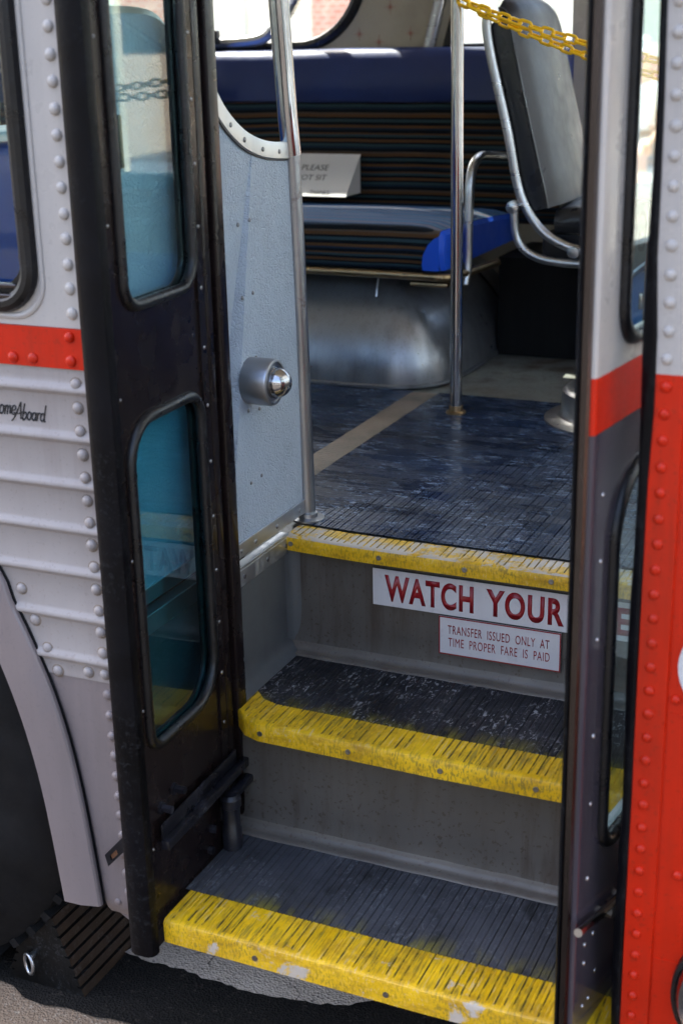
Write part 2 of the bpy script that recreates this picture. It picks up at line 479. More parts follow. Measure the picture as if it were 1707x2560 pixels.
M['darkglass'] = paint('dark_window_glass', (0.05, 0.06, 0.07), 0.06, 0.5, 0.1)
M['skin'] = paint('skin', (0.60, 0.30, 0.20), 0.5, 0, 0.05, peel=0)
M['shirt'] = paint('white_shirt', (0.82, 0.82, 0.82), 0.8, 0, 0.03)
M['shorts'] = paint('grey_shorts', (0.12, 0.12, 0.14), 0.8, 0, 0.05)
M['hair'] = paint('dark_hair', (0.03, 0.02, 0.015), 0.6, 0, 0.1)
M['eye'] = paint('eye_dark', (0.02, 0.015, 0.012), 0.3, 0, 0.0, peel=0)
M['wood'] = paint('bench_wood', (0.22, 0.12, 0.06), 0.6, 0, 0.2, 0.3)
M['violet'] = paint('violet_enamel', (0.20, 0.16, 0.32), 0.25, 0.3, 0.05)
M['lens'] = paint('headlight_lens', (0.45, 0.46, 0.50), 0.08, 0.8, 0.15)
M['grime'] = paint('rivet_grime', (0.17, 0.13, 0.10), 0.6, 0, 0.3, peel=0)
M['under'] = paint('underbody', (0.01, 0.01, 0.01), 0.8, 0, 0.2)


# ------------------------------------------------------------ mesh helpers
def BM():
    return bmesh.new()


def obj(name, bm, mat, parent=None, smooth=None):
    """link a bmesh as ONE mesh object; mat may be a list of materials"""
    me = bpy.data.meshes.new(name)
    bmesh.ops.recalc_face_normals(bm, faces=bm.faces)
    bm.to_mesh(me)
    bm.free()
    for m in (mat if isinstance(mat, (list, tuple)) else [mat]):
        me.materials.append(m)
    o = bpy.data.objects.new(name, me)
    C.objects.link(o)
    if parent:
        o.parent = parent
    if smooth:
        me.shade_smooth()
        me.set_sharp_from_angle(angle=R(smooth))
    return o


def thing(name, label, cat, loc=(0, 0, 0), group=None):
    o = bpy.data.objects.new(name, None)
    C.objects.link(o)
    o.location = loc
    o.empty_display_size = 0.1
    tag(o, label, cat, group)
    return o


def tag(o, label, cat, group=None):
    o['label'] = label
    o['category'] = cat
    if group:
        o['group'] = group
    return o


def setmi(faces, mi):
    for f in faces:
        f.material_index = mi


def box(bm, x0, x1, y0, y1, z0, z1, bev=0.0, mi=0, seg=2, f=None):
    before = set(bm.faces)
    vs = [bm.verts.new((x, y, z)) for x in (x0, x1) for y in (y0, y1) for z in (z0, z1)]
    idx = [(0, 1, 3, 2), (4, 6, 7, 5), (0, 4, 5, 1), (2, 3, 7, 6), (0, 2, 6, 4), (1, 5, 7, 3)]
    fs = [bm.faces.new([vs[i] for i in q]) for q in idx]
    if bev:
        es = list({e for q in fs for e in q.edges})
        bmesh.ops.bevel(bm, geom=es, offset=bev, segments=seg, affect='EDGES', profile=0.5)
    new = [q for q in bm.faces if q not in before]
    setmi(new, mi)
    if f:
        for v in {v for q in new for v in q.verts}:
            v.co = Vector(f(*v.co))
    return new


def tube(bm, pts, r, n=12, caps=True, closed=False, mi=0, flat=None):
    """round tube along a polyline; r may be a list"""
    P = [Vector(p) for p in pts]
    k = len(P)
    rs = r if hasattr(r, '__len__') else [r] * k
    rings = []
    prev = None
    for i in range(k):
        if closed:
            t = (P[(i + 1) % k] - P[i - 1]).normalized()
        else:
            t = (P[min(i + 1, k - 1)] - P[max(i - 1, 0)]).normalized()
        if prev is None:
            a = Vector((0, 0, 1)) if abs(t.z) < 0.9 else Vector((1, 0, 0))
            nrm = (a - t * a.dot(t)).normalized()
        else:
            nrm = (prev - t * prev.dot(t)).normalized()
        prev = nrm
        b = t.cross(nrm)
        rings.append([bm.verts.new(P[i] + (nrm * math.cos(2 * math.pi * j / n) + b * math.sin(2 * math.pi * j / n)) * rs[i])
                      for j in range(n)])
    fs = []
    for i in range(k if closed else k - 1):
        A, B = rings[i], rings[(i + 1) % k]
        for j in range(n):
            fs.append(bm.faces.new((A[j], A[(j + 1) % n], B[(j + 1) % n], B[j])))
    if caps and not closed:
        fs.append(bm.faces.new(rings[0][::-1]))
        fs.append(bm.faces.new(rings[-1]))
    setmi(fs, mi)
    return fs


def smooth_path(pts, n=6):
    """Catmull-Rom resample"""
    P = [Vector(p) for p in pts]
    out = []
    for i in range(len(P) - 1):
        p0, p1, p2, p3 = P[max(i - 1, 0)], P[i], P[i + 1], P[min(i + 2, len(P) - 1)]
        for s in range(n):
            t = s / n
            out.append(0.5 * ((2 * p1) + (p2 - p0) * t + (2 * p0 - 5 * p1 + 4 * p2 - p3) * t * t + (3 * p1 - p0 - 3 * p2 + p3) * t ** 3))
    out.append(P[-1])
    return out


def lathe(bm, prof, origin, axis, n=24, mi=0):
    """revolve (r, h) pairs about axis through origin"""
    ax = Vector(axis).normalized()
    a = Vector((0, 0, 1)) if abs(ax.z) < 0.9 else Vector((1, 0, 0))
    u = (a - ax * a.dot(ax)).normalized()
    v = ax.cross(u)
    o = Vector(origin)
    rings = []
    for r, h in prof:
        if r < 1e-6:
            rings.append([bm.verts.new(o + ax * h)])
        else:
            rings.append([bm.verts.new(o + ax * h + (u * math.cos(2 * math.pi * j / n) + v * math.sin(2 * math.pi * j / n)) * r) for j in range(n)])
    fs = []
    for A, B in zip(rings, rings[1:]):
        for j in range(n):
            q = []
            for vv in (A[j % len(A)], A[(j + 1) % len(A)], B[(j + 1) % len(B)], B[j % len(B)]):
                if vv not in q:
                    q.append(vv)
            if len(q) > 2:
                fs.append(bm.faces.new(q))
    for ring in (rings[0], rings[-1]):
        if len(ring) > 2:
            fs.append(bm.faces.new(ring))
    setmi(fs, mi)
    return fs


def dome(bm, o, ax, r, h=None, n=12, mi=0, ring=False):
    h = (h or r) * random.uniform(0.8, 1.12)
    r *= random.uniform(0.95, 1.05)
    o = tuple(c + random.uniform(-0.0005, 0.0005) * (1 - abs(a)) for c, a in zip(o, ax))
    if ring:
        lathe(bm, [(r * random.uniform(1.12, 1.3), -0.0006), (r * 1.1, 0.0004), (r * 0.9, 0.0006)], o, ax, n, 1)
    return lathe(bm, [(r, -0.001)] + [(r * math.cos(a), h * math.sin(a)) for a in (0, 0.35, 0.7, 1.05, 1.3)] + [(0, h)], o, ax, n, mi)


def plate(bm, outer, holes, f3, t0, t1, mi=0):
    """flat sheet with holes: outlines in (u, v); f3(u, v, t) -> point; thickness t0..t1"""
    loops = [outer] + holes
    allf = []
    capv = []
    for t in (t0, t1):
        es = []
        vl = []
        for lp in loops:
            vs = [bm.verts.new(f3(u, v, t)) for u, v in lp]
            vl.append(vs)
            es += [bm.edges.new((vs[i], vs[(i + 1) % len(vs)])) for i in range(len(vs))]
        r = bmesh.ops.triangle_fill(bm, edges=es, use_beauty=True)
        allf += [g for g in r['geom'] if isinstance(g, bmesh.types.BMFace)]
        capv.append(vl)
    for A, B in zip(*capv):
        for i in range(len(A)):
            j = (i + 1) % len(A)
            allf.append(bm.faces.new((A[i], A[j], B[j], B[i])))
    setmi(allf, mi)
    return allf


def rrect(u0, u1, v0, v1, r, n=8):
    """rounded rectangle outline; r one radius or four (bottom-left, bottom-right, top-right, top-left)"""
    rs = r if hasattr(r, '__len__') else [r] * 4
    pts = []
    for (cu, cv, a0, rr) in ((u0, v0, 180, rs[0]), (u1, v0, 270, rs[1]), (u1, v1, 0, rs[2]), (u0, v1, 90, rs[3])):
        ou = cu + (rr if cu == u0 else -rr)
        ov = cv + (rr if cv == v0 else -rr)
        for k in range(n + 1):
            a = R(a0 + 90 * k / n)
            pts.append((ou + rr * math.cos(a), ov + rr * math.sin(a)))
    return pts


def sheet(bm, rows, mi=0, mis=None):
    """grid surface through rows of points (equal length)"""
    V = [[bm.verts.new(p) for p in r] for r in rows]
    fs = []
    for i in range(len(V) - 1):
        for j in range(len(V[0]) - 1):
            f = bm.faces.new((V[i][j], V[i][j + 1], V[i + 1][j + 1], V[i + 1][j]))
            f.material_index = mis(i, j) if mis else mi
            fs.append(f)
    return fs


def text_mesh(name, body, x0, x1, z0, z1, y, mat, parent, bold=0.0, mirror=False, f3=None, space=1.0):
    """lettering stretched into the box x0..x1, z0..z1 on the plane y, facing -Y"""
    cu = bpy.data.curves.new('lettering', 'FONT')
    cu.body = body
    cu.size = 1
    cu.offset = bold
    cu.space_character = space
    cu.extrude = 0.0
    cu.resolution_u = 6
    tmp = bpy.data.objects.new('lettering', cu)
    C.objects.link(tmp)
    dg = bpy.context.evaluated_depsgraph_get()
    dg.update()
    me = bpy.data.meshes.new_from_object(tmp.evaluated_get(dg))
    bpy.data.objects.remove(tmp)
    bpy.data.curves.remove(cu)
    xs = [v.co.x for v in me.vertices]
    ys = [v.co.y for v in me.vertices]
    ax, bx, ay, by = min(xs), max(xs), min(ys), max(ys)
    bm = BM()
    bm.from_mesh(me)
    bpy.data.meshes.remove(me)
    for v in bm.verts:
        s = (v.co.x - ax) / (bx - ax)
        if mirror:
            s = 1 - s
        t = (v.co.y - ay) / (by - ay)
        px, pz = x0 + (x1 - x0) * s, z0 + (z1 - z0) * t
        v.co = Vector(f3(px, pz)) if f3 else Vector((px, y, pz))
    r = bmesh.ops.extrude_face_region(bm, geom=list(bm.faces))
    d = Vector((0, 0.0009, 0))
    bmesh.ops.translate(bm, vec=d, verts=[g for g in r['geom'] if isinstance(g, bmesh.types.BMVert)])
    return obj(name, bm, mat, parent)


# ------------------------------------------------------------ ground (setting)
def struct(name, bm, mat):
    o = obj(name, bm, mat)
    o['kind'] = 'structure'
    return o


bm = BM()
sheet(bm, [[(-120, -120, 0), (120, -120, 0)], [(-120, 120, 0), (120, 120, 0)]])
struct('road', bm, M['road'])


def patch(name, pts, z, mat, wob=0.012, step=0.03):
    bm = BM()
    out = []
    for i in range(len(pts)):
        a, b = Vector(pts[i]), Vector(pts[(i + 1) % len(pts)])
        n = max(1, int((b - a).length / step))
        n = min(n, 60)
        for k in range(n):
            p = a.lerp(b, k / n)
            out.append((p.x + random.uniform(-wob, wob), p.y + random.uniform(-wob, wob), z))
    vs = [bm.verts.new(p) for p in out]
    f = bm.faces.new(vs)
    bmesh.ops.triangulate(bm, faces=[f])
    return struct(name, bm, mat)


patch('asphalt_patch', [(-3.5, -0.34), (-0.9, -0.345), (-0.43, -0.353), (-0.36, -0.376), (-0.275, -0.38), (-0.148, -0.37), (0.2, -0.40),
                        (0.8, -0.5), (2.5, -0.6), (2.5, 2.3), (-3.5, 2.3)], 0.004, M['asph'], 0.006)
patch('concrete_patch', [(-0.26, -0.202), (-0.207, -0.21), (-0.134, -0.207), (-0.088, -0.213), (-0.004, -0.216), (0.071, -0.209), (0.127, -0.201),
                         (0.186, -0.181), (0.23, -0.146), (0.27, -0.05), (0.28, 0.4), (-0.24, 0.4), (-0.25, 0.0)], 0.008, M['conc'], 0.003, 0.012)
bm = BM()
box(bm, -40, 40, 4.6, 13.9, -0.1, 0.14)
struct('far_pavement', bm, M['pave'])
bm = BM()
box(bm, -40, 40, -14, -8.4, -0.1, 0.13)
struct('near_pavement', bm, M['street'])
bm = BM()
sheet(bm, [[(-40, -8.39, 0.004), (40, -8.39, 0.004)], [(-40, -0.95, 0.004), (40, -0.95, 0.004)]])
struct('street', bm, M['street'])  # unseen dark sheet added in place of shade, cuts bounce onto the bus


# ------------------------------------------------------------ buildings
def building(label, x0, x1, yf, depth, h, mats, cols, storeys, sgn=1, group=None):
    """sgn = 1: facade looks to -Y, -1: to +Y"""
    b = thing('building', label, 'building', ((x0 + x1) / 2, yf + sgn * depth / 2, 0), group)
    ox, oy = (x0 + x1) / 2, yf + sgn * depth / 2
    bm = BM()
    box(bm, x0 - ox, x1 - ox, *sorted((yf - oy, yf + sgn * depth - oy)), 0, h)
    obj('wall', bm, mats[0], b)
    bm = BM()
    box(bm, x0 - 0.1 - ox, x1 + 0.1 - ox, *sorted((yf - sgn * 0.25 - oy, yf - sgn * 0.003 - oy)), h - 0.4, h)
    obj('cornice', bm, mats[1], b)
    wpitch = (x1 - x0) / cols
    sh = h / storeys
    for s in range(storeys):
        for c in range(cols):
            cx = x0 + wpitch * (c + 0.5) - ox
            z0, z1 = s * sh + (0.55 if s == 0 else 0.9), (s + 1) * sh - 0.8
            hw = wpitch * 0.36
            bm = BM()
            ya, yb = sorted((yf - sgn * 0.06 - oy, yf - sgn * 0.004 - oy))
            plate(bm, [(cx - hw - 0.08, z0 - 0.08), (cx + hw + 0.08, z0 - 0.08), (cx + hw + 0.08, z1 + 0.08), (cx - hw - 0.08, z1 + 0.08)],
                  [[(cx - hw, z0), (cx + hw, z0), (cx + hw, z1), (cx - hw, z1)]], lambda u, v, t: (u, t, v), ya, yb)
            for k in range(1, 4):
                mx = cx - hw + 2 * hw * k / 4
                box(bm, mx - 0.02, mx + 0.02, ya + 0.004, yb - 0.002, z0, z1)
            nz = 5 if s == 0 else 3
            for k in range(1, nz):
                mz = z0 + (z1 - z0) * k / nz
                box(bm, cx - hw, cx + hw, ya + 0.006, yb - 0.004, mz - 0.02, mz + 0.02)
            wn = obj('window', bm, mats[2], b)
            bm = BM()
            yy = yf - sgn * 0.012 - oy
            sheet(bm, [[(cx - hw, yy, z0), (cx + hw, yy, z0)], [(cx - hw, yy, z1), (cx + hw, yy, z1)]])
            obj('pane', bm, mats[3], wn)
    return b, ox, oy


bA, ox, oy = building('cream building with grid windows and red brick pillar across the far pavement', -14.0, -5.4, 14.0, 6, 5.2,
                      (M['cream'], M['wallwhite'], M['frame'], M['shopglass']), 3, 1)
for px in (-6.0, -8.6, -11.4):
    bm = BM()
    box(bm, px - 0.35 - ox, px + 0.35 - ox, 13.72 - oy, 13.99 - oy, 0.1, 4.7)
    obj('pillar', bm, M['brick'], b_ := bA)
bB, ox, oy = building('white building with red brick base beside the cream building', -5.35, 5.5, 14.1, 6, 5.0,
                      (M['wallwhite'], M['frame'], M['frame'], M['shopglass']), 3, 1)
bm = BM()
box(bm, -5.3 - ox, 5.45 - ox, 13.98 - oy, 14.092 - oy, 0.1, 1.25)
obj('plinth', bm, M['brick'], bB)
building('unseen grey stone building added behind the viewer for reflections and to block low sky', -16, 16, -13.0, 6, 5.0,
         (M['stone'], M['frame'], M['frame'], M['darkglass']), 8, 1, -1)  # added out of view for reflections in metal and to block low sky

bounce_building, ox, oy = building('unseen blue grey building added ahead of the bus to bounce light inside', -7.0, 7.0, -3.0, 6, 7.0,
                      (M['bouncewall'], M['frame'], M['frame'], M['darkglass']), 4, 2)
bounce_building.rotation_euler.z = -math.pi / 2
bounce_building.location = (9.5, 3.5, 0)  # unseen building, added to bounce light onto partition and interior

# ------------------------------------------------------------ BUS
bus = thing('bus', 'vintage red white and silver transit bus with its front door folded open', 'bus')


def P(name, bm, mat, parent=None, smooth=30):
    return obj(name, bm, mat, parent or bus, smooth)


YS = -0.50        # near side skin
ZT = 2.78         # roof top
# ---- white upper side panel with window opening
bm = BM()
ident = lambda u, v, t: (u, t, v)
wins = [rrect(-1.12, -0.110, 1.288, 1.98, 0.05), rrect(-2.25, -1.24, 1.288, 1.98, 0.05), rrect(-3.38, -2.37, 1.288, 1.98, 0.05)]
plate(bm, [(-3.6, 1.259), (-0.012, 1.259), (-0.012, 2.5), (-3.6, 2.5)], wins, ident, YS, YS + 0.03)
for i in range(28):
    dome(bm, (-0.050 - 0.0005 * 0, YS, 1.279 + 0.0331 * i), (0, -1, 0), 0.0085, 0.006, 12)
# pressed lip round the window
for wv in wins[:1]:
    tube(bm, [(u + (0.017 if u > -0.6 else -0.017), YS + 0.001, v + (0.017 if v > 1.6 else -0.017)) for u, v in wv], 0.005, 8, closed=True)
P('white_side_panel', bm, M['white'], smooth=40)
# ---- red stripe
bm = BM()
box(bm, -3.6, -0.012, YS - 0.003, YS + 0.03, 1.203, 1.2585)
for z in (1.214, 1.247):
    dome(bm, (-0.056, YS - 0.003, z), (0, -1, 0), 0.0085, 0.006)
for i in range(40):
    dome(bm, (-0.118 - 0.0335 * i, YS - 0.003, 1.214), (0, -1, 0), 0.0085, 0.006)
P('red_stripe', bm, M['red'], smooth=40)
# ---- fluted silver panel: beads every 68 mm, cut along the wheel arch
ARCH_O = smooth_path([(-0.60, 0, 1.06), (-0.42, 0, 1.04), (-0.30, 0, 0.98), (-0.215, 0, 0.895), (-0.197, 0, 0.849), (-0.175, 0, 0.803), (-0.154, 0, 0.752), (-0.135, 0, 0.70),
                      (-0.116, 0, 0.625), (-0.101, 0, 0.534), (-0.090, 0, 0.436), (-0.082, 0, 0.35)], 4)
ARCH_I = smooth_path([(-0.60, 0, 0.96), (-0.45, 0, 0.94), (-0.32, 0, 0.875), (-0.262, 0, 0.82), (-0.231, 0, 0.762), (-0.207, 0, 0.698), (-0.187, 0, 0.628), (-0.171, 0, 0.549),
                      (-0.160, 0, 0.467), (-0.147, 0, 0.345)], 4)


def arch_x(z, A):
    for a, b in zip(A, A[1:]):
        if b.z <= z <= a.z:
            t = (z - a.z) / (b.z - a.z) if b.z != a.z else 0
            return a.x + (b.x - a.x) * t
    return A[-1].x if z < A[-1].z else -0.6


bm = BM()
grooves = [1.172, 1.103, 1.034, 0.968, 0.902, 0.832, 0.765]
zs = [(1.203, 0.0), (1.19, 0.0)]
for g in grooves:
    for dz, h in ((0.013, 0.0), (0.009, 0.0015), (0.005, 0.0045), (0.001, 0.0062), (-0.002, 0.0055), (-0.005, 0.0015), (-0.008, 0.0)):
        zs.append((g + dz, h))
zs += [(1.0625, 0.0), (0.742, 0.0), (0.735, 0.0)]
zs.sort(key=lambda q: -q[0])
rows = []
for z, h in zs:
    xl = arch_x(z, ARCH_O) + 0.001
    rows.append([(xl + (-0.012 - xl) * k / 12, YS - h, z) for k in range(13)])
sheet(bm, rows)
# the same panel behind the wheel
sheet(bm, [[(-3.6 + (-1.2 - arch_x(z, ARCH_O) + 3.6) * k / 12, YS - h, z) for k in range(13)] for z, h in zs])
k0 = 0
i = 0
z = 1.190
while z > 0.74:
    dome(bm, (-0.0535 + 0.006 * (1.19 - z) / 0.3, YS - 0.0003, z - 0.008), (0, -1, 0), 0.0085, 0.0065, ring=True)
    z -= 0.0333
for x, z in ((-0.183, 0.862), (-0.164, 0.815), (-0.147, 0.772), (-0.132, 0.738), (-0.078, 0.745)):
    dome(bm, (x + 0.004, YS - 0.0003, z + 0.003), (0, -1, 0), 0.0085, 0.0065, ring=True)
fl = P('fluted_side_panel', bm, [M['silver'], M['grime']], smooth=50)
# ---- lower smooth panel
bm = BM()
zz = [0.7345 - 0.012 * k for k in range(35)]
rows = []
for z in zz:
    xl = arch_x(z, ARCH_O) + 0.001
    dy = 0.0 if z > 0.36 else 0.02 * ((0.36 - z) / 0.04) ** 2
    rows.append([(xl + (-0.012 - xl) * k / 6, YS + 0.002 + dy, z) for k in range(7)])
sheet(bm, rows)
sheet(bm, [[(-3.6 + (-1.2 - arch_x(z, ARCH_O) + 3.6) * k / 6, YS + 0.002, z) for k in range(7)] for z in zz])
z = 0.715
while z > 0.36:
    dome(bm, (-0.0445 + 0.010 * (0.73 - z) / 0.4, YS + 0.0017, z), (0, -1, 0), 0.0085, 0.0065)
    z -= 0.0335
plate(bm, [(-0.086, 0.338), (-0.012, 0.338), (-0.012, 0.302), (-0.034, 0.304)], [], lambda u, v, t: (u, t + 0.10 * (0.338 - v), v), YS + 0.016, YS + 0.019)
dome(bm, (-0.058, YS + 0.002, 0.357), (0, -1, 0), 0.006, 0.003)
P('lower_side_panel', bm, M['fender'], smooth=50)
# ---- fender strip round the wheel arch (flat band, proud, with a turned-in edge)
bm = BM()
rows = []
nA = 40


def resamp(A, n):
    ls = [0]
    for a, b in zip(A, A[1:]):
        ls.append(ls[-1] + (b - a).length)
    out = []
    for k in range(n):
        s = ls[-1] * k / (n - 1)
        for i in range(len(A) - 1):
            if ls[i + 1] >= s - 1e-9:
                t = (s - ls[i]) / (ls[i + 1] - ls[i])
                out.append(A[i].lerp(A[i + 1], max(0, min(1, t))))
                break
    return out


Ao, Ai = resamp(ARCH_O, nA), resamp(ARCH_I, nA)
mirr = lambda A: [Vector((-1.2 - p.x, 0, p.z)) for p in A[:0:-1]]
Ao, Ai = mirr(Ao) + Ao, mirr(Ai) + Ai
for a, b in zip(Ao, Ai):
    rows.append([(a.x, YS + 0.02, a.z), (a.x, YS - 0.009, a.z), (a.x * 0.96 + b.x * 0.04, YS - 0.012, a.z * 0.96 + b.z * 0.04),
                 (a.x * 0.5 + b.x * 0.5, YS - 0.016, a.z * 0.5 + b.z * 0.5), (b.x, YS - 0.014, b.z), (b.x, YS + 0.02, b.z)])
sheet(bm, rows)
P('wheel_arch_trim', bm, M['fender'], smooth=40)
# dark gap sealant beside the trim
bm = BM()
tube(bm, [(a.x + 0.0015, YS - 0.0015, a.z) for a in Ao], 0.0022, 6)
P('arch_gap_seal', bm, M['black'])
# ---- inner fender and wheel
bm = BM()
rows = [[(b.x - 0.004 - (0.02 * k if b.x > -0.6 else -0.02 * k), YS + 0.02 + 0.12 * k, b.z - 0.004) for k in range(6)] for b in Ai]
sheet(bm, rows)
P('inner_fender', bm, M['innerfender'])
wheel = bpy.data.objects.new('front_wheel', None)
C.objects.link(wheel)
wheel.parent = bus
wheel.location = (-0.675, -0.26, 0.47)
bm = BM()
lathe(bm, [(0.27, -0.12), (0.34, -0.135), (0.43, -0.125), (0.465, -0.10), (0.47, -0.06), (0.47, 0.06), (0.465, 0.10), (0.43, 0.125), (0.34, 0.135), (0.27, 0.12)],
      (0, 0, 0), (0, 1, 0), 56)
for k in range(56):
    a = 2 * math.pi * k / 56
    c, s = math.cos(a), math.sin(a)
    for y0, y1 in ((-0.105, -0.04), (0.04, 0.105)):
        box(bm, -0.008, 0.008, y0, y1, 0.462, 0.478, f=lambda x, y, z, c=c, s=s: (x * c + z * s, y, -x * s + z * c))
obj('tyre', bm, M['tyre'], wheel, 40)
bm = BM()
lathe(bm, [(0.272, -0.1205), (0.27, -0.14), (0.25, -0.142), (0.22, -0.128), (0.11, -0.124), (0.10, -0.15), (0, -0.15)], (0, 0, 0), (0, 1, 0), 40)
obj('rim', bm, M['satin'], wheel, 40)

# ---- script lettering "Welcome Aboard"
bm = BM()


def stroke(pts, ox, oz, s, slant=0.25):
    q = smooth_path([(ox + (x + slant * z) * s, YS - 0.0004, oz + z * s) for x, z in pts], 5)
    tube(bm, q, [0.0011 + 0.0004 * math.sin(3 * i) for i in range(len(q))], 6)


def ov(cx, cz, rx, rz, a0=40, a1=400):
    return [(cx + rx * math.cos(R(a)), cz + rz * math.sin(R(a))) for a in range(a0, a1 + 1, 40)]


GL = {
    'W': ([[(0, 1.9), (0.25, 0), (0.6, 1.3), (0.9, 0), (1.35, 2.0)]], 1.4),
    'e': ([[(0, 0.45), (0.5, 0.6), (0.45, 1.0), (0.15, 0.95), (0.05, 0.4), (0.3, 0.0), (0.7, 0.25)]], 0.68),
    'l': ([[(0, 0.3), (0.35, 1.2), (0.35, 1.95), (0.15, 1.7), (0.12, 0.3), (0.3, 0.0), (0.5, 0.25)]], 0.48),
    'c': ([[(0.5, 0.85), (0.25, 1.0), (0.03, 0.5), (0.25, 0.0), (0.6, 0.25)]], 0.58),
    'o': ([ov(0.28, 0.5, 0.26, 0.5), [(0.5, 0.9), (0.75, 0.8)]], 0.7),
    'm': ([[(0.05, 1.0), (0.05, 0.0)], [(0.05, 0.6), (0.25, 1.0), (0.38, 0.8), (0.38, 0.0)], [(0.38, 0.6), (0.6, 1.0), (0.72, 0.8), (0.72, 0.15), (0.9, 0.2)]], 0.88),
    'A': ([[(-0.45, -0.3), (-0.05, 0.3), (0.55, 2.15)], [(0.55, 2.15), (0.68, 1.1), (0.85, 0.0)], [(-0.3, 0.75), (0.3, 0.65), (1.05, 0.9)]], 1.05),
    'b': ([[(0.05, 2.0), (0.05, 0.1), (0.3, 0.0), (0.52, 0.45), (0.35, 0.95), (0.08, 0.7)]], 0.66),
    'a': ([ov(0.27, 0.48, 0.25, 0.48), [(0.53, 1.0), (0.53, 0.15), (0.7, 0.05)]], 0.72),
    'r': ([[(0.05, 1.0), (0.05, 0.0)], [(0.05, 0.55), (0.22, 0.95), (0.45, 0.9)]], 0.5),
    'd': ([ov(0.27, 0.48, 0.25, 0.48), [(0.55, 2.0), (0.55, 0.15), (0.75, 0.05)]], 0.8),
}


def word(wd, x, z, s):
    for ch in wd:
        st, adv = GL[ch]
        for q in st:
            stroke(q, x, z, s)
        x += adv * s
    return x


word('Welcome', -0.2275, 1.1300, 0.0128)
word('Aboard', -0.1605, 1.1245, 0.0116)
P('welcome_lettering', bm, M['ink'])

# ---- side windows in the near wall
for k, wv in enumerate(wins):
    bm = BM()
    tube(bm, [(u, YS - 0.004, v) for u, v in wv], 0.0125, 10, closed=True)
    u0, u1 = min(p[0] for p in wv), max(p[0] for p in wv)
    inner = rrect(u0 + 0.016, u1 - 0.016, 1.312, 1.965, 0.04)
    plate(bm, rrect(u0 + 0.002, u1 - 0.002, 1.29, 1.978, 0.05), [inner], ident, YS + 0.002, YS + 0.022)
    g = P('side_window', bm, M['gasket'])
    bm = BM()
    plate(bm, inner, [], ident, YS + 0.012, YS + 0.014)
    obj('pane', bm, M['sideglass'], g)
    bm = BM()
    for dz in (0.0, 0.010):
        box(bm, u0 + 0.02, u1 - 0.022, YS - 0.014 + dz * 0.6, YS + 0.001, 1.296 + dz * 1.3, 1.303 + dz * 1.3, 0.002)
    obj('sill_track', bm, M['bronze'], g)

# ---- door header, roof, rear bulkhead, front wall, far wall
bm = BM()
box(bm, -0.012, 0.80, YS + 0.002, YS + 0.03, 2.12, 2.5)
P('door_header', bm, M['white'])
bm = BM()
prof = [(-0.50, 2.5), (-0.46, 2.62), (-0.3, 2.72), (0.1, 2.78), (0.7, 2.80), (1.3, 2.78), (1.65, 2.72), (1.83, 2.62), (1.88, 2.5)]
sheet(bm, [[(x, y, z) for y, z in prof] for x in (-3.6, -2, -0.5, 1.0, 1.5)])
sheet(bm, [[(x, y * 0.985 + 0.01, z - 0.05) for y, z in prof] for x in (-3.6, -2, -0.5, 1.0, 1.48)], 1)
P('roof', bm, [M['white'], M['ceil']], smooth=40)
bm = BM()
box(bm, -3.62, -3.59, -0.5, 1.86, 0.3, 2.6)
P('rear_bulkhead', bm, M['ceil'])
YW = 1.80
bm = BM()
winA = rrect(-2.2, -0.605, 1.59, 2.2, [0.2, 0.2, 0.12, 0.12], 12)
winB = [(-0.352, 1.585), (0.035, 1.585), (0.05, 1.20), (1.25, 1.20), (1.25, 2.2), (-0.19, 2.2)]
winC = rrect(-3.5, -2.35, 1.59, 2.2, 0.12)
plate(bm, [(-3.6, 0.8), (1.5, 0.8), (1.5, 2.55), (-3.6, 2.55)], [winA, winB, winC], ident, YW, YW + 0.06)
# little stars on the vinyl between the windows
for sx, sz in ((-0.52, 1.69), (-0.615, 1.62), (-0.555, 1.598), (-0.46, 1.62), (-0.50, 1.80), (-0.44, 1.75)):
    pts = []
    for k in range(16):
        r = (0.020 if k % 4 == 0 else 0.011 if k % 4 == 2 else 0.0028)
        a = math.pi * k / 8
        pts.append((sx + r * math.sin(a), sz + r * math.cos(a)))
    plate(bm, pts, [], ident, YW - 0.0015, YW - 0.0005, 1)
P('far_wall', bm, [M['vinylstar'], M['star']])
for wv, nm in ((winA, 0), (winC, 0)):
    bm = BM()
    tube(bm, [(u, YW - 0.002, v) for u, v in wv], 0.017, 8, closed=True)
    g = P('far_window', bm, M['gasket'])
    bm = BM()
    plate(bm, wv, [], ident, YW + 0.03, YW + 0.033)
    obj('pane', bm, M['clearglass'], g)
    if wv is winA:
        bm = BM()
        tube(bm, smooth_path([(-2.1, YW - 0.03, 1.612), (-1.3, YW - 0.03, 1.604), (-0.96, YW - 0.03, 1.606), (-0.872, YW - 0.03, 1.637), (-0.80, YW - 0.03, 1.71),
                              (-0.765, YW - 0.03, 1.80), (-0.755, YW - 0.03, 2.15)], 6), 0.016, 8)
        obj('sash_frame', bm, M['satin'], g, 40)
        bm = BM()
        box(bm, -1.085, -1.035, YW - 0.07, YW - 0.045, 1.60, 1.64, 0.005)
        obj('latch', bm, M['iron'], g)
bm = BM()
tube(bm, [(u, YW - 0.002, v) for u, v in winB], 0.016, 8, closed=True)
g = P('driver_window', bm, M['gasket'])
bm = BM()
plate(bm, winB, [], ident, YW + 0.03, YW + 0.033)
obj('pane', bm, M['clearglass'], g)
bm = BM()
for dx, r_ in ((-0.040, 0.017),):
    tube(bm, [(-0.352 + dx - 0.012, YW - 0.012, 1.57), (-0.19 + dx - 0.012, YW - 0.012, 2.2)], r_, 10)
obj('bright_moulding', bm, M['satin'], g, 40)
bm = BM()
box(bm, 0.012, 0.058, YW - 0.05, YW - 0.02, 1.20, 2.2, 0.004)
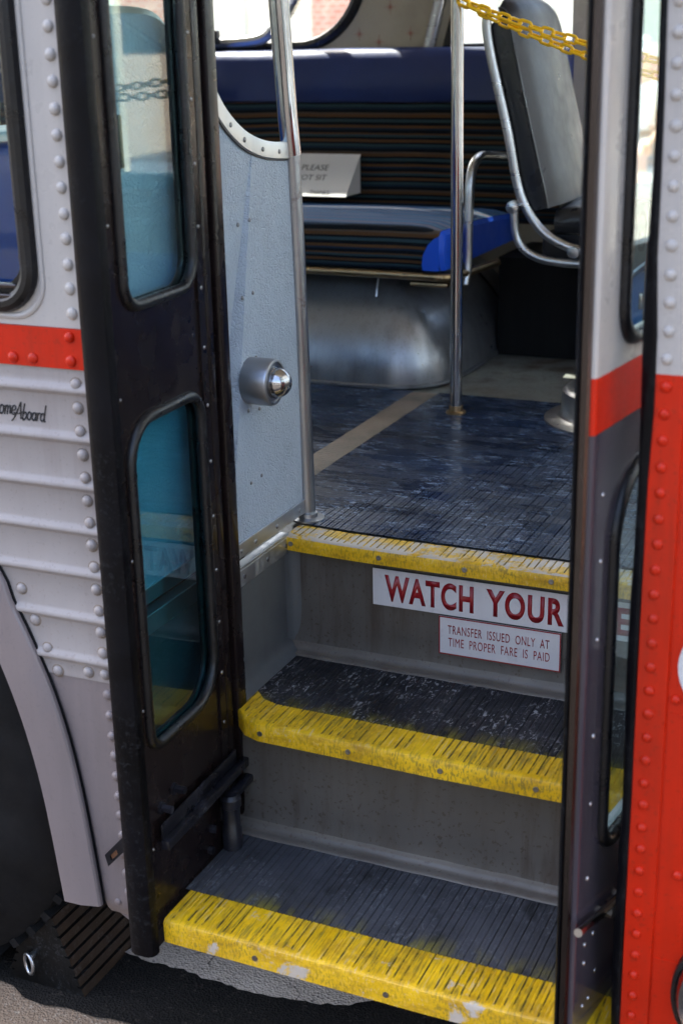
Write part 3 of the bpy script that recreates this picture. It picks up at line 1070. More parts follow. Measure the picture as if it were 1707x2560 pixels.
box(bm, 0.066, 0.086, YW - 0.055, YW - 0.02, 1.20, 2.2, 0.004)
obj('window_post', bm, M['white'], g)
bm = BM()
lathe(bm, [(0.006, 0), (0.006, 0.002), (0, 0.002)], (0.076, YW - 0.0555, 1.655), (0, -1, 0), 10)
obj('post_screw', bm, M['iron'], g)

# front wall of the bus with windscreen opening (right of the door, mostly out of frame)
bm = BM()
plate(bm, [(-0.30, 0.4), (1.86, 0.4), (1.86, 2.55), (-0.30, 2.55)], [rrect(-0.25, 0.68, 1.16, 2.42, 0.1), rrect(0.74, 1.78, 1.16, 2.42, 0.1)],
      lambda u, v, t: (1.42 + t - 0.25 * max(0, (0.2 - u)) ** 2, u, v), 0, 0.04)
P('front_wall', bm, M['white'])
bm = BM()
plate(bm, rrect(-0.25, 0.68, 1.16, 2.42, 0.1), [], lambda u, v, t: (1.44 + t - 0.25 * max(0, (0.2 - u)) ** 2, u, v), 0, 0.004)
plate(bm, rrect(0.74, 1.78, 1.16, 2.42, 0.1), [], lambda u, v, t: (1.44 + t, u, v), 0, 0.004)
P('windscreen', bm, M['clearglass'])

# ---- floor and under-floor
bm = BM()
box(bm, -3.6, -0.004, -0.10, 1.84, 0.74, 0.794)
box(bm, -3.6, -1.35, -0.48, -0.1005, 0.74, 0.794)
box(bm, -0.0035, 0.722, 0.030, 1.84, 0.74, 0.794)
box(bm, 0.7225, 1.42, -0.28, 1.84, 0.74, 0.794)
P('floor', bm, M['floorplate'])
bm = BM()
box(bm, -1.345, -0.056, -0.478, -0.102, 1.02, 1.045)
box(bm, -1.345, -0.056, -0.101, -0.098, 0.30, 1.045)
P('wheel_well_cover', bm, M['under'])
bm = BM()
box(bm, -0.05, 0.75, -0.20, 1.84, 0.30, 0.335)
P('underbody_plate', bm, M['under'])
bm = BM()
box(bm, -3.6, 1.42, 1.82, 1.85, 0.26, 0.80)
box(bm, 1.40, 1.43, -0.28, 1.82, 0.26, 0.80)
P('far_skirt_panel', bm, M['silver'])
bm = BM()
box(bm, -1.4, -0.06, 0.02, 1.6, 0.10, 0.32, 0.03)
P('axle_beam', bm, M['under'])

# ---- ribbed rubber floor mats
RIB = 0.0125


def rib_profile(s):
    """list of (offset, height, is_groove_after)"""
    return [(0.0, 0.0), (0.0043, 0.0), (0.0049, -0.0008), (0.0055, 0.0), (0.0096, 0.0), (0.0104, -0.0026), (0.0116, -0.0026)]


def ribs_along_x(bm, x0f, x1f, y0, y1, z, seg=14):
    """ribs run along X; x limits may be functions of y"""
    rows, info = [], []
    n = int((y1 - y0) / RIB)
    for k in range(n):
        for o, h in rib_profile(0):
            y = y0 + k * RIB + o
            a = x0f(y) if callable(x0f) else x0f
            b = x1f(y) if callable(x1f) else x1f
            rows.append([(a + (b - a) * j / seg, y, z + h * 1.15) for j in range(seg + 1)])
            info.append(h)
    sheet(bm, rows, mis=lambda i, j: 1 if info[i] < -0.0011 and i + 1 < len(info) and info[i + 1] < -0.0011 else 0)


def ribs_along_y(bm, x0, x1, yaf, ybf, z, seg=10, drop=0.0017):
    cols, info = [], []
    n = int((x1 - x0) / RIB)
    for k in range(n + 1):
        for o, h in rib_profile(0):
            x = x0 + k * RIB + o
            if x > x1:
                break
            if o == 0.0:
                dj = random.uniform(0.35, 1.0)
            h *= dj
            a = yaf(x) if callable(yaf) else yaf
            b = ybf(x) if callable(ybf) else ybf
            cols.append([(x, a + (b - a) * j / seg, z + (h / 0.0026) * drop) for j in range(seg + 1)])
            info.append(h)
    sheet(bm, cols, mis=lambda i, j: 1 if info[i] < -0.0011 and i + 1 < len(info) and info[i + 1] < -0.0011 else 0)


ZF = 0.80


def chev(x):          # mitre line between the two rib directions
    pts = [(-0.02, 0.10), (0.0, 0.126), (0.067, 0.231), (0.153, 0.347), (0.195, 0.46), (0.306, 0.72), (0.42, 0.90), (0.75, 1.0)]
    for (a, b), (c, d) in zip(pts, pts[1:]):
        if a <= x <= c:
            return b + (d - b) * (x - a) / (c - a)
    return pts[-1][1] if x > 0.4 else 0.1


bm = BM()
ribs_along_x(bm, -0.098, 0.70, 0.10, 1.06, ZF)
ribs_along_x(bm, -1.4, -0.1635, -0.30, 1.05, ZF)
P('floor_mat', bm, [M['floor'], M['groove']], smooth=20)
bm = BM()
ribs_along_x(bm, lambda y: -0.163, lambda y: -0.0985, -0.20, 1.045, ZF + 0.0004, 4)
P('standee_line', bm, [M['standline'], M['groove']], smooth=20)


def nose_f(kind):
    tabs = {1: [(0.0, -0.514), (0.042, -0.516), (0.2, -0.518), (0.45, -0.522), (0.74, -0.520)],
            2: [(0.0, -0.185), (0.006, -0.200), (0.022, -0.232), (0.045, -0.256), (0.075, -0.267), (0.24, -0.270), (0.388, -0.273), (0.579, -0.271), (0.74, -0.267)],
            3: [(0.0, 0.004), (0.1, -0.004), (0.177, -0.007), (0.517, -0.009), (0.74, -0.006)]}[kind]

    def f(x):
        for (a, b), (c, d) in zip(tabs, tabs[1:]):
            if a <= x <= c:
                return b + (d - b) * (x - a) / (c - a)
        return tabs[0][1] if x < 0.1 else tabs[-1][1]
    return f


n1, n2, n3 = nose_f(1), nose_f(2), nose_f(3)
bm = BM()
ribs_along_y(bm, 0.004, 0.70, lambda x: n3(x) + 0.062, lambda x: max(n3(x) + 0.066, chev(x)), ZF + 0.0032, 10, 0.0029)
P('front_floor_mat', bm, [M['floor'], M['groove']], smooth=20)


def nosing(f, yb, z, hn, x0, x1, mats, parent):
    """ribbed yellow edge strip: top ribs fade out before a rounded front lip"""
    bm = BM()
    cols, info = [], []
    n = int((x1 - x0) / RIB) + 1
    for k in range(n):
        for o, h in rib_profile(0):
            x = x0 + k * RIB + o
            if x > x1:
                break
            yf = f(x)
            b = f(x) + yb
            if o == 0.0:
                jit = random.uniform(-0.003, 0.003)
                dj = random.uniform(0.45, 1.0)
            h *= dj * 0.6
            x += random.uniform(-0.0003, 0.0003)
            c = [(x, b, z + h), (x, b * 0.5 + yf * 0.5, z + h), (x, yf + 0.016 + jit, z + h), (x, yf + 0.011 + jit, z + 0.15 * h - 0.0004), (x, yf + 0.005, z - 0.0008),
                 (x, yf + 0.0015, z - 0.003), (x, yf, z - 0.007), (x, yf + 0.0005, z - hn * 0.6), (x, yf + 0.001, z - hn), (x, yf + 0.012, z - hn - 0.001)]
            cols.append(c)
            info.append(h)
    sheet(bm, cols, mis=lambda i, j: (2 if j < 3 and (info[i] < -0.0009 or (i + 1 < len(info) and info[i + 1] < -0.0009)) else (1 if j >= 5 else 0)))
    return P('step_nosing', bm, mats, parent, 35)


def tread_step(f, yback, zc, x0, x1, mat, yb, name='step_tread'):
    bm = BM()
    ribs_along_y(bm, x0, x1, lambda x: yback, lambda x: f(x) + yb - 0.001, zc, 12)
    return P(name, bm, [mat, M['groove']], None, 20)


nz1 = nosing(n1, 0.085, 0.36, 0.040, 0.034, 0.735, [M['yellow1'], M['yellow2'], M['goldgroove']], None)
nz2 = nosing(n2, 0.073, 0.58, 0.033, 0.001, 0.735, [M['yellow0'], M['yellow0'], M['goldgroove']], None)
nz3 = nosing(n3, 0.060, 0.80, 0.027, 0.001, 0.735, [M['yellow3'], M['yellow0'], M['goldgroove']], None)


def screws(par, pts):
    for x, y, z in pts:
        bm = BM()
        lathe(bm, [(0.0046, -0.001), (0.0046, 0.0012), (0.0030, 0.0016), (0.0012, 0.0008), (0, 0.0008)], (x, y, z), (0, -1, 0), 12)
        obj('screw', bm, M['bolt'], par, 40)


screws(nz3, [(x, n3(x), 0.786) for x in (0.012, 0.182, 0.335, 0.482, 0.64)])
screws(nz2, [(x, n2(x), 0.562) for x in (0.08, 0.236, 0.39, 0.54, 0.67)])
screws(nz1, [(x, n1(x), 0.336) for x in (0.19, 0.40, 0.62)])
tread_step(n2, 0.004, 0.58, 0.024, 0.72, M['tread'], 0.073)
tread_step(n1, -0.246, 0.36, 0.024, 0.72, M['treadlow'], 0.085)

# ---- step backing, risers with rounded cove at the foot
bm = BM()
box(bm, 0.042, 0.735, -0.495, -0.20, 0.322, 0.3565)
box(bm, 0.004, 0.735, -0.225, 0.0, 0.54, 0.5765)
P('step_plate', bm, M['under'])


def riser(y, z0, z1, f_top):
    bm = BM()
    prof = [(y + 0.004, z1), (y + 0.002, z1 - 0.03), (y, z0 + 0.05), (y - 0.001, z0 + 0.030), (y - 0.004, z0 + 0.018)]
    rows = [[(0.001 + 0.72 * k / 30, p[0], p[1]) for k in range(31)] for p in prof]
    sheet(bm, rows)
    r = P('step_riser', bm, M['riser'], None, 50)
    bm = BM()
    cp = [(y + 0.003, z0 + 0.026)] + [(y - 0.004 - 0.014 * (1 - math.cos(a)), z0 + 0.018 - 0.0145 * math.sin(a)) for a in (0.0, 0.4, 0.8, 1.2, 1.57)] + [(y - 0.028, z0 + 0.0030), (y - 0.030, z0 + 0.0005)]
    rows = [[(0.001 + 0.72 * k / 30, p[0], p[1] + 0.0005 * math.sin(k * 1.3)) for k in range(31)] for p in cp]
    sheet(bm, rows)
    obj('cove', bm, M['cove'], r, 60)
    return r


riser3 = riser(0.018, 0.58, 0.778, n3)
riser2 = riser(-0.228, 0.36, 0.55, n2)
# left step-well wall (in the plane x = 0) with cove and aluminium ledge
bm = BM()
rows = [[(x, y, z) for y in (-0.205, -0.12, 0.0, 0.018)] for x, z in ((0.0, 0.80), (0.0005, 0.70), (0.0, 0.61), (0.003, 0.598), (0.010, 0.588), (0.024, 0.5815))]
sheet(bm, rows)
box(bm, -0.012, -0.001, -0.19, 0.016, 0.30, 0.79)
box(bm, -0.052, -0.040, -0.48, -0.19, 0.30, 0.79)
# rounded upright corner
sheet(bm, [[(0.0005, 0.000, z), (0.003, 0.010, z), (0.010, 0.0165, z), (0.022, 0.0185, z)] for z in (0.775, 0.70, 0.60)])
ww = P('step_well_wall', bm, M['wellwall'], None, 60)
bm = BM()
box(bm, 0.0005, 0.0045, -0.205, 0.010, 0.767, 0.797, 0.0012)
box(bm, -0.012, 0.0050, -0.205, 0.012, 0.7975, 0.8025, 0.001)
box(bm, -0.052, -0.030, -0.46, -0.2055, 0.7975, 0.8025, 0.001)
box(bm, -0.0395, -0.035, -0.46, -0.2055, 0.767, 0.797, 0.0012)
obj('aluminium_ledge', bm, M['alu'], ww)
for y in (-0.155, -0.07, 0.0):
    bm = BM()
    lathe(bm, [(0.0042, -0.001), (0.0042, 0.001), (0, 0.002)], (0.0046, y, 0.782), (1, 0, 0), 10)
    obj('screw', bm, M['bolt'], ww, 40)
# right well wall
bm = BM()
box(bm, 0.722, 0.734, -0.27, 0.02, 0.30, 0.795)
P('step_well_wall', bm, M['wellwall'])

# ---- stickers on the upper riser
bm = BM()
SY = 0.0135
box(bm, 0.162, 0.655, SY, SY + 0.0010, 0.6915, 0.758)
sg = P('step_sign', bm, M['signwhite'])
for wd, a, b in (('WATCH', 0.184, 0.344), ('YOUR', 0.366, 0.499), ('STEP', 0.524, 0.636)):
    text_mesh('lettering', wd, a, b, 0.7005, 0.7495, SY - 0.0004, M['signred'], sg, 0.036, space=1.14)
bm = BM()
plate(bm, [(0.283, 0.619), (0.4955, 0.619), (0.4955, 0.6885), (0.283, 0.6885)], [], ident, SY - 0.0008, SY + 0.0008)
sg2 = P('fare_sign', bm, M['signwhite'])
bm = BM()
plate(bm, [(0.283, 0.619), (0.4955, 0.619), (0.4955, 0.6885), (0.283, 0.6885)], [[(0.2850, 0.621), (0.4935, 0.621), (0.4935, 0.6865), (0.2850, 0.6865)]],
      ident, SY - 0.0013, SY - 0.0009)
obj('border', bm, M['signred'], sg2)
text_mesh('lettering', 'TRANSFER  ISSUED  ONLY  AT', 0.299, 0.476, 0.6575, 0.6735, SY - 0.0012, M['signred'], sg2, 0.002, space=1.12)
text_mesh('lettering', 'TIME  PROPER  FARE  IS  PAID', 0.300, 0.477, 0.6345, 0.6505, SY - 0.0012, M['signred'], sg2, 0.0, space=1.12)

# ---- partition beside the steps (plane x = 0, set back behind the door leaf)


def PO(y):
    return -0.040 * max(0.0, min(1.0, (-0.188 - y) / 0.024))


bm = BM()
TOP = smooth_path([(-0.405, 1.667, 0), (-0.30, 1.665, 0), (-0.245, 1.650, 0), (-0.210, 1.610, 0), (-0.172, 1.557, 0), (-0.136, 1.520, 0), (-0.083, 1.488, 0), (-0.026, 1.470, 0), (0.030, 1.462, 0), (0.083, 1.459, 0)], 4)
out = [(0.084, 0.815), (0.084, 1.459)] + [(p.x, p.y) for p in TOP[::-1][1:]] + [(-0.405, 0.815), (-0.212, 0.815), (-0.188, 0.815)]
plate(bm, out, [], lambda u, v, t: (t + PO(u), u, v), -0.012, 0.0)
part = P('partition_panel', bm, M['leather'])
bm = BM()


def offs(A, d):
    o = []
    for i, p in enumerate(A):
        t = (A[min(i + 1, len(A) - 1)] - A[max(i - 1, 0)]).normalized()
        o.append((p.x + t.y * d, p.y - t.x * d))
    return o


lo = offs(TOP, 0.027)
rows = []
for p, q in zip(TOP, lo):
    d = PO(p.x)
    rows.append([(x + d, y, z) for x, y, z in [(-0.013, p.x, p.y + 0.001), (0.002, p.x, p.y + 0.001), (0.0035, p.x * .9 + q[0] * .1, p.y * .9 + q[1] * .1), (0.0035, p.x * .1 + q[0] * .9, p.y * .1 + q[1] * .9), (0.0012, q[0], q[1]), (-0.0001, q[0], q[1])]])
sheet(bm, rows)
obj('top_trim', bm, M['alu'], part, 40)
bm = BM()
tube(bm, [(0.0006 + PO(p.x), q[0], q[1]) for p, q in zip(TOP, lo)], 0.0013, 6)
obj('trim_seam', bm, M['gasket'], part, 40)
for k in (4, 10, 17, 21, 24, 28, 32):
    p, q = TOP[k], lo[k]
    bm = BM()
    dome(bm, (0.0034 + PO(p.x), (p.x + q[0]) / 2, (p.y + q[1]) / 2), (1, 0, 0), 0.0042, 0.0024, 10)
    obj('screw', bm, M['bolt'], part, 40)
for y, z in ((-0.115, 1.350), (-0.077, 1.352), (-0.112, 1.236), (-0.076, 1.238), (-0.115, 1.131), (-0.075, 1.133), (-0.108, 1.052), (-0.07, 1.046), (-0.11, 0.93), (-0.072, 0.932)):
    bm = BM()
    dome(bm, (0.0, y, z), (1, 0, 0), 0.0034, 0.0024, 10)
    obj('screw', bm, M['bolt'], part, 40)
bm = BM()
box(bm, 0.0005, 0.004, -0.187, 0.089, 0.817, 0.842, 0.001)
box(bm, -0.0395, -0.036, -0.40, -0.213, 0.817, 0.842, 0.001)
obj('base_trim', bm, M['alu'], part)
for y in (-0.16, -0.11, -0.03, 0.06):
    bm = BM()
    dome(bm, (0.0038, y, 0.828), (1, 0, 0), 0.0038, 0.0022, 10)
    obj('screw', bm, M['bolt'], part, 40)
# corner tube of the partition
bm = BM()
tube(bm, smooth_path([(0.002, 0.096, 0.802), (0.0, 0.095, 1.0), (0.0, 0.088, 1.264), (0.0, 0.078, 1.455)], 3), 0.0145, 16)
cp = P('partition_post', bm, M['steeltube'])
bm = BM()
tube(bm, [(0.0, 0.080, 1.44), (0.0, 0.070, 1.50), (-0.002, 0.055, 1.68), (-0.006, 0.03, 2.15), (-0.01, 0.0, 2.7)], 0.0165, 18)
P('grab_pole', bm, M['chrome'])
bm = BM()
lathe(bm, [(0.030, 0.0), (0.030, 0.003), (0.018, 0.005), (0.017, 0.012), (0, 0.012)], (0.004, 0.092, ZF + 0.003), (0, 0, 1), 24)
obj('flange', bm, M['steeltube'], cp, 40)
# stepwell lamp on the partition
bm = BM()
LC = (0.0, -0.098, 1.100)
lathe(bm, [(0.038, 0.0), (0.038, 0.042), (0.0365, 0.045), (0.033, 0.046), (0.0325, 0.043), (0.0, 0.043)], LC, (1, 0, 0), 40)
lamp = P('step_lamp', bm, metal('grey_lamp_housing', (0.34, 0.35, 0.38), 0.38), None, 30)
bm = BM()
lathe(bm, [(0.026, 0.043), (0.026, 0.047)] + [(0.0245 * math.cos(a), 0.047 + 0.026 * math.sin(a)) for a in (0.0, 0.25, 0.5, 0.75, 1.0, 1.25, 1.45)] + [(0, 0.073)], LC, (1, 0, 0), 40)
obj('chrome_cap', bm, M['chrome'], lamp, 60)
bm = BM()
lathe(bm, [(0.003, 0.045), (0.003, 0.0475), (0, 0.048)], (0.0, -0.098 - 0.012, 1.100 - 0.0305), (1, 0, 0), 10)
obj('screw', bm, M['bolt'], lamp)

bm = BM()
box(bm, -0.060, -0.030, -0.480, -0.4065, 0.80, 2.10, 0.004)
box(bm, -0.029, -0.018, -0.425, -0.395, 1.46, 1.53, 0.002)
P('door_post', bm, M['iron'])

# ---- left door leaf (folded open, inner face towards +x)
KL = 0.036


def LF(y, z, t):
    """left-leaf frame: t > 0 goes behind the inner face"""
    return (0.0074 - KL * y - t * 0.9994, y - t * 0.036, z)


def leaf_frame(y, z, t):
    return LF(y, z, t)


ZB = 0.312
bm = BM()
upw = rrect(-0.491, -0.293, 1.287, 2.02, [0.035, 0.045, 0.05, 0.05])
low = rrect(-0.504, -0.294, 0.639, 1.130, [0.032, 0.070, 0.040, 0.062])
plate(bm, [(-0.521, ZB), (-0.266, ZB), (-0.266, 2.11), (-0.521, 2.11)], [upw, low], LF, 0.0, 0.016)
leafL = P('door_leaf', bm, M['brown'], None, 20)
leafL['label'] = 'dark brown inside face of the folded left door leaf'
for wv in (upw, low):
    bm = BM()
    tube(bm, [LF(u, v, -0.001) for u, v in wv], 0.0085, 10, closed=True)
    tube(bm, [LF(u, v, 0.016) for u, v in wv], 0.006, 8, closed=True)
    g = obj('window_gasket', bm, M['gasket'], leafL, 60)
    bm = BM()
    plate(bm, wv, [], LF, 0.006, 0.010)
    obj('window_pane', bm, M['doorglass' if wv is upw else 'doorglasslow'], leafL)
bm = BM()
# thick rubber nose of the leaf
sec = [(-0.541, -0.001), (-0.545, 0.006), (-0.545, 0.028), (-0.540, 0.037), (-0.526, 0.038), (-0.5215, 0.030), (-0.5215, -0.001), (-0.526, -0.004), (-0.534, -0.004)]
sheet(bm, [[LF(y, z, t) for y, t in sec + sec[:1]] for z in (ZB - 0.004, 0.9, 1.5, 2.11)])
vs = [bm.verts.new(LF(y, ZB - 0.004, t)) for y, t in sec]
bm.faces.new(vs)
obj('rubber_edge', bm, M['black'], leafL, 30)
bm = BM()
box(bm, -0.2850, -0.2665, ZB, 2.11, -0.0035, -0.0005, f=lambda y, z, t: LF(y, z, t))
obj('screw_strip', bm, M['brown'], leafL)
bm = BM()
bm.free()
for y, z, r_ in [(-0.2755, 0.40 + 0.088 * k, 0.0034) for k in range(16)] + [(-0.5155, 0.48 + 0.23 * k, 0.0026) for k in range(6)]:
    bm = BM()
    dome(bm, LF(y, z, -0.0035 if y > -0.3 else 0), (1, KL, 0), r_, 0.002, 10)
    obj('screw', bm, M['bolt'], leafL, 40)
bm = BM()
box(bm, -0.2655, -0.243, ZB + 0.03, 2.11, -0.005, 0.014, 0.004, f=LF)
box(bm, -0.2425, -0.232, ZB + 0.032, 2.11, 0.004, 0.014, 0.002, f=LF)
box(bm, -0.2315, -0.202, ZB + 0.03, 2.11, -0.010, 0.015, 0.005, f=LF)
obj('hinge_stile', bm, M['brown'], leafL, 30)
bm = BM()
# swing arm: angle bar across the leaf with two bolts, pivot barrel and crank
box(bm, -0.503, -0.222, 0.474, 0.490, -0.020, -0.006, 0.002, f=LF)
box(bm, -0.501, -0.250, 0.4905, 0.515, -0.009, -0.006, 0.001, f=LF)
arm = obj('swing_arm', bm, M['iron'], leafL, 30)
for y, z in ((-0.445, 0.546), (-0.487, 0.536)):
    bm = BM()
    lathe(bm, [(0.010, 0.0), (0.010, 0.004), (0.0065, 0.0045), (0.0065, 0.020), (0, 0.020)], LF(y, z, 0), (1, KL, 0), 6)
    obj('bolt', bm, M['iron'], leafL, 20)
for y, z in ((-0.335, 0.412), (-0.345, 0.378), (-0.318, 0.340)):
    bm = BM()
    lathe(bm, [(0.007, 0.0), (0.007, 0.008), (0, 0.009)], LF(y, z, 0), (1, KL, 0), 6)
    obj('bolt', bm, M['iron'], leafL, 20)
bm = BM()
c0 = LF(-0.296, 0, -0.018)
lathe(bm, [(0.0165, 0.338), (0.0165, 0.398), (0.0150, 0.400), (0.0150, 0.435), (0.0175, 0.437), (0.0175, 0.452), (0.012, 0.458), (0, 0.458)], (c0[0], c0[1], 0), (0, 0, 1), 20)
box(bm, -0.290, -0.222, 0.446, 0.460, -0.027, -0.011, 0.003, f=LF)
obj('pivot_barrel', bm, M['iron'], leafL, 40)
bm = BM()
box(bm, 0.010, 0.020, -0.605, -0.578, 0.505, 0.532, 0.001)
bm.free()
bm = BM()
plate(bm, [(-0.058, 0.455), (-0.020, 0.497), (-0.014, 0.478), (-0.053, 0.436)], [[(-0.049, 0.455), (-0.036, 0.469), (-0.034, 0.462), (-0.047, 0.448)]], ident, -0.522, -0.518)
tabp = P('hinge_tab', bm, M['iron'])
bm = BM()
plate(bm, [(-0.051, 0.4565), (-0.034, 0.472), (-0.032, 0.462), (-0.049, 0.446)], [], ident, -0.5185, -0.5165)
obj('rusty_slot', bm, M['rust'], tabp)

# ---- right door leaf (outer face towards +x, painted like the body)


def RF(y, z, t):
    return (0.677 + 0.136 * (y + 0.55) - t * 0.991, y + t * 0.135, z)


bm = BM()
upr = rrect(-0.486, -0.290, 1.286, 2.02, [0.045, 0.045, 0.05, 0.05])
lor = rrect(-0.484, -0.290, 0.618, 1.125, [0.04, 0.05, 0.05, 0.09])


def split(hole, z0, z1):
    return hole


segs = [((1.2585, 2.11), [upr], 'white'), ((1.1925, 1.2583), [], 'red'), ((ZB, 1.1923), [lor], 'plum')]
leafR = None
for (a, b), hs, mn in segs:
    bm = BM()
    if a == 1.2585:
        pass
    plate(bm, [(-0.549, a), (-0.268, a), (-0.268, b), (-0.549, b)], hs, RF, 0.0, 0.022)
    # rolled near corner
    tube(bm, [RF(-0.549, a, 0.006), RF(-0.549, b, 0.006)], 0.0062, 10)
    if leafR is None:
        leafR = P('door_leaf', bm, M[mn], None, 30)
        leafR['label'] = 'right door leaf seen from outside, painted white, red and plum'
    else:
        obj({'red': 'red_band', 'plum': 'lower_panel'}[mn], bm, M[mn], leafR, 30)
for wv in (upr, lor):
    bm = BM()
    tube(bm, [RF(u, v, -0.001) for u, v in wv], 0.0095, 10, closed=True)
    obj('window_gasket', bm, M['gasket'], leafR, 60)
    bm = BM()
    plate(bm, wv, [], RF, 0.0105, 0.0145)
    obj('window_pane', bm, M['frontglass'], leafR)
bm = BM()
for z in [0.40 + 0.0 * k for k in range(1)] + [1.113, 1.03, 0.93, 0.80, 0.705, 0.596, 0.496, 0.468]:
    dome(bm, RF(-0.520, z, 0), (1, -0.136, 0), 0.0036, 0.0022, 10)
for y, z in ((-0.492, 0.497), (-0.50, 0.40), (-0.48, 0.43)):
    dome(bm, RF(y, z, 0), (1, -0.136, 0), 0.0036, 0.0022, 10)
obj('leaf_rivets', bm, M['chrome'], leafR, 40)
bm = BM()
sec = [(-0.556, 0.0060), (-0.561, 0.008), (-0.561, 0.0155), (-0.555, 0.0170), (-0.550, 0.0170), (-0.550, 0.006)]
sheet(bm, [[RF(y, z, t) for y, t in sec + sec[:1]] for z in (ZB, 0.9, 1.5, 2.11)])
obj('bronze_edge', bm, M['bronze'], leafR, 30)
bm = BM()
sec = [(-0.556, 0.0172), (-0.562, 0.0178), (-0.563, 0.0200), (-0.560, 0.0228), (-0.552, 0.0238), (-0.5495, 0.0230)]
sheet(bm, [[RF(y, z, t) for y, t in sec + sec[:1]] for z in (ZB - 0.01, 0.9, 1.5, 2.11)])
obj('rubber_edge', bm, M['black'], leafR, 30)
bm = BM()
tube(bm, [RF(-0.575, 0.553, -0.012), RF(-0.50, 0.533, -0.010), RF(-0.41, 0.512, -0.008)], 0.0058, 10)
obj('guard_bar', bm, M['chrome'], leafR)
bm = BM()
for y in (-0.45, -0.415):
    lathe(bm, [(0.009, 0), (0.009, 0.012), (0, 0.013)], RF(y, 0.508, 0), (1, -0.136, 0), 8)
obj('bar_bolts', bm, M['bolt'], leafR)

# ---- rubber seal and red nose of the body
bm = BM()
rows = []
for k in range(24):
    z = 0.20 + 1.95 * k / 23
    wv = 0.0025 * math.sin(k * 1.3)
    xl, xr = 0.7155, 0.728 + (0.0035 if 1.2 < z < 1.35 else 0) - 0.006 * max(0, (z - 1.3) / 0.5)
    rows.append([(xl + wv * 0.6, YS + 0.03, z), (xl + wv * 0.6, YS - 0.002, z), (xl + 0.003, YS - 0.006, z), (xr - 0.004, YS - 0.008, z), (xr + wv * 0.3, YS - 0.006, z), (xr + 0.004, YS + 0.03, z)])
sheet(bm, rows)
P('door_seal', bm, M['black'], None, 40)


def nose_y(x):
    return YS + 0.62 * max(0, x - 0.80) ** 2


def nose_panel(z0, z1, nm, mat, rv, nx=20):
    proud = 0.0
    bm = BM()
    xs = [0.7275, 0.7285, 0.759, 0.761, 0.764, 0.766] + [0.78 + 0.04 * k for k in range(nx)]
    hz = [0.0, 0.004, 0.004, 0.0042, 0.0042, 0.0] + [0.0] * nx
    zz = [z0 + (z1 - z0) * k / 12 for k in range(13)]
    rows = [[(x - 0.010 * max(0, (z - 1.3) / 0.5) * (x < 0.77), nose_y(x) - h - proud, z) for x, h in zip(xs, hz)] for z in zz]
    sheet(bm, rows)
    for z in rv:
        dome(bm, (0.743 - 0.010 * max(0, (z - 1.3) / 0.5), YS - 0.0038, z), (0, -1, 0), 0.0068, 0.005, 12)
    return bm


rr = []
z = 0.33
while z < 2.1:
    rr.append(z)
    z += 0.0315
bm = nose_panel(0.24, 1.2575, 'n', None, [q for q in rr if q < 1.25])
for zc in (0.838, 0.487):
    bm.faces.ensure_lookup_table()
for zc, x0 in ((0.838, 0.7665), (0.487, 0.7665)):
    box(bm, x0, 1.1, YS - 0.0012, YS + 0.002, zc - 0.0012, zc + 0.0012, 0)
for x, z in ((0.775, 0.858), (0.79, 0.616)):
    dome(bm, (x, YS, z), (0, -1, 0), 0.0068, 0.005)
P('red_front_panel', bm, M['red'], None, 40)
bm = nose_panel(1.2575, 2.5, 'n', None, [q for q in rr if q > 1.262], 3)
P('white_front_panel', bm, M['white'], None, 40)
# curved corner glass between the door and the windscreen
bm = BM()
xs = [0.862 + 0.04 * k for k in range(15)]
sheet(bm, [[(x, nose_y(x) + 0.004, z) for x in xs] for z in (1.27, 1.7, 2.1, 2.44)])
cg = P('corner_window', bm, M['clearglass'], None, 60)
bm = BM()
tube(bm, [(x, nose_y(x), 1.268) for x in xs], 0.014, 8)
tube(bm, [(x, nose_y(x), 2.45) for x in xs], 0.014, 8)
tube(bm, [(0.862, nose_y(0.862), 1.268), (0.862, nose_y(0.862), 2.45)], 0.012, 8)
tube(bm, [(1.42, nose_y(1.42), 1.268), (1.42, nose_y(1.42), 2.45)], 0.02, 8)
obj('corner_gasket', bm, M['gasket'], cg, 60)
# front emblem ring and headlight, cut by the picture edge
bm = BM()
lathe(bm, [(0.066, 0.0), (0.066, 0.004), (0.054, 0.004), (0.054, 0.0)], (0.842, YS - 0.0035, 0.905), (-0.05, -1, 0), 40)
em = P('round_emblem', bm, M['signwhite'], None, 40)
bm = BM()
lathe(bm, [(0.0535, 0.0), (0.0535, 0.003), (0.0, 0.003)], (0.842, YS - 0.0035, 0.905), (-0.05, -1, 0), 40)
obj('emblem_field', bm, M['violet'], em)
bm = BM()
lathe(bm, [(0.104, -0.01), (0.104, 0.006), (0.098, 0.018), (0.088, 0.020), (0.082, 0.008), (0.082, -0.01)], (0.901, YS + 0.002, 0.452), (0.1, -1, 0), 48)
hl = P('headlight', bm, M['chrome'], None, 40)
bm = BM()
lathe(bm, [(0.0815, 0.004), (0.07, 0.012), (0.045, 0.018), (0.0, 0.021)], (0.901, YS + 0.002, 0.452), (0.1, -1, 0), 48)
obj('lens', bm, M['lens'], hl, 60)
bm = BM()
lathe(bm, [(0.109, -0.01), (0.109, 0.004), (0.1045, 0.006), (0.1045, -0.01)], (0.901, YS + 0.002, 0.452), (0.1, -1, 0), 48)
obj('headlight_gasket', bm, M['gasket'], hl, 40)

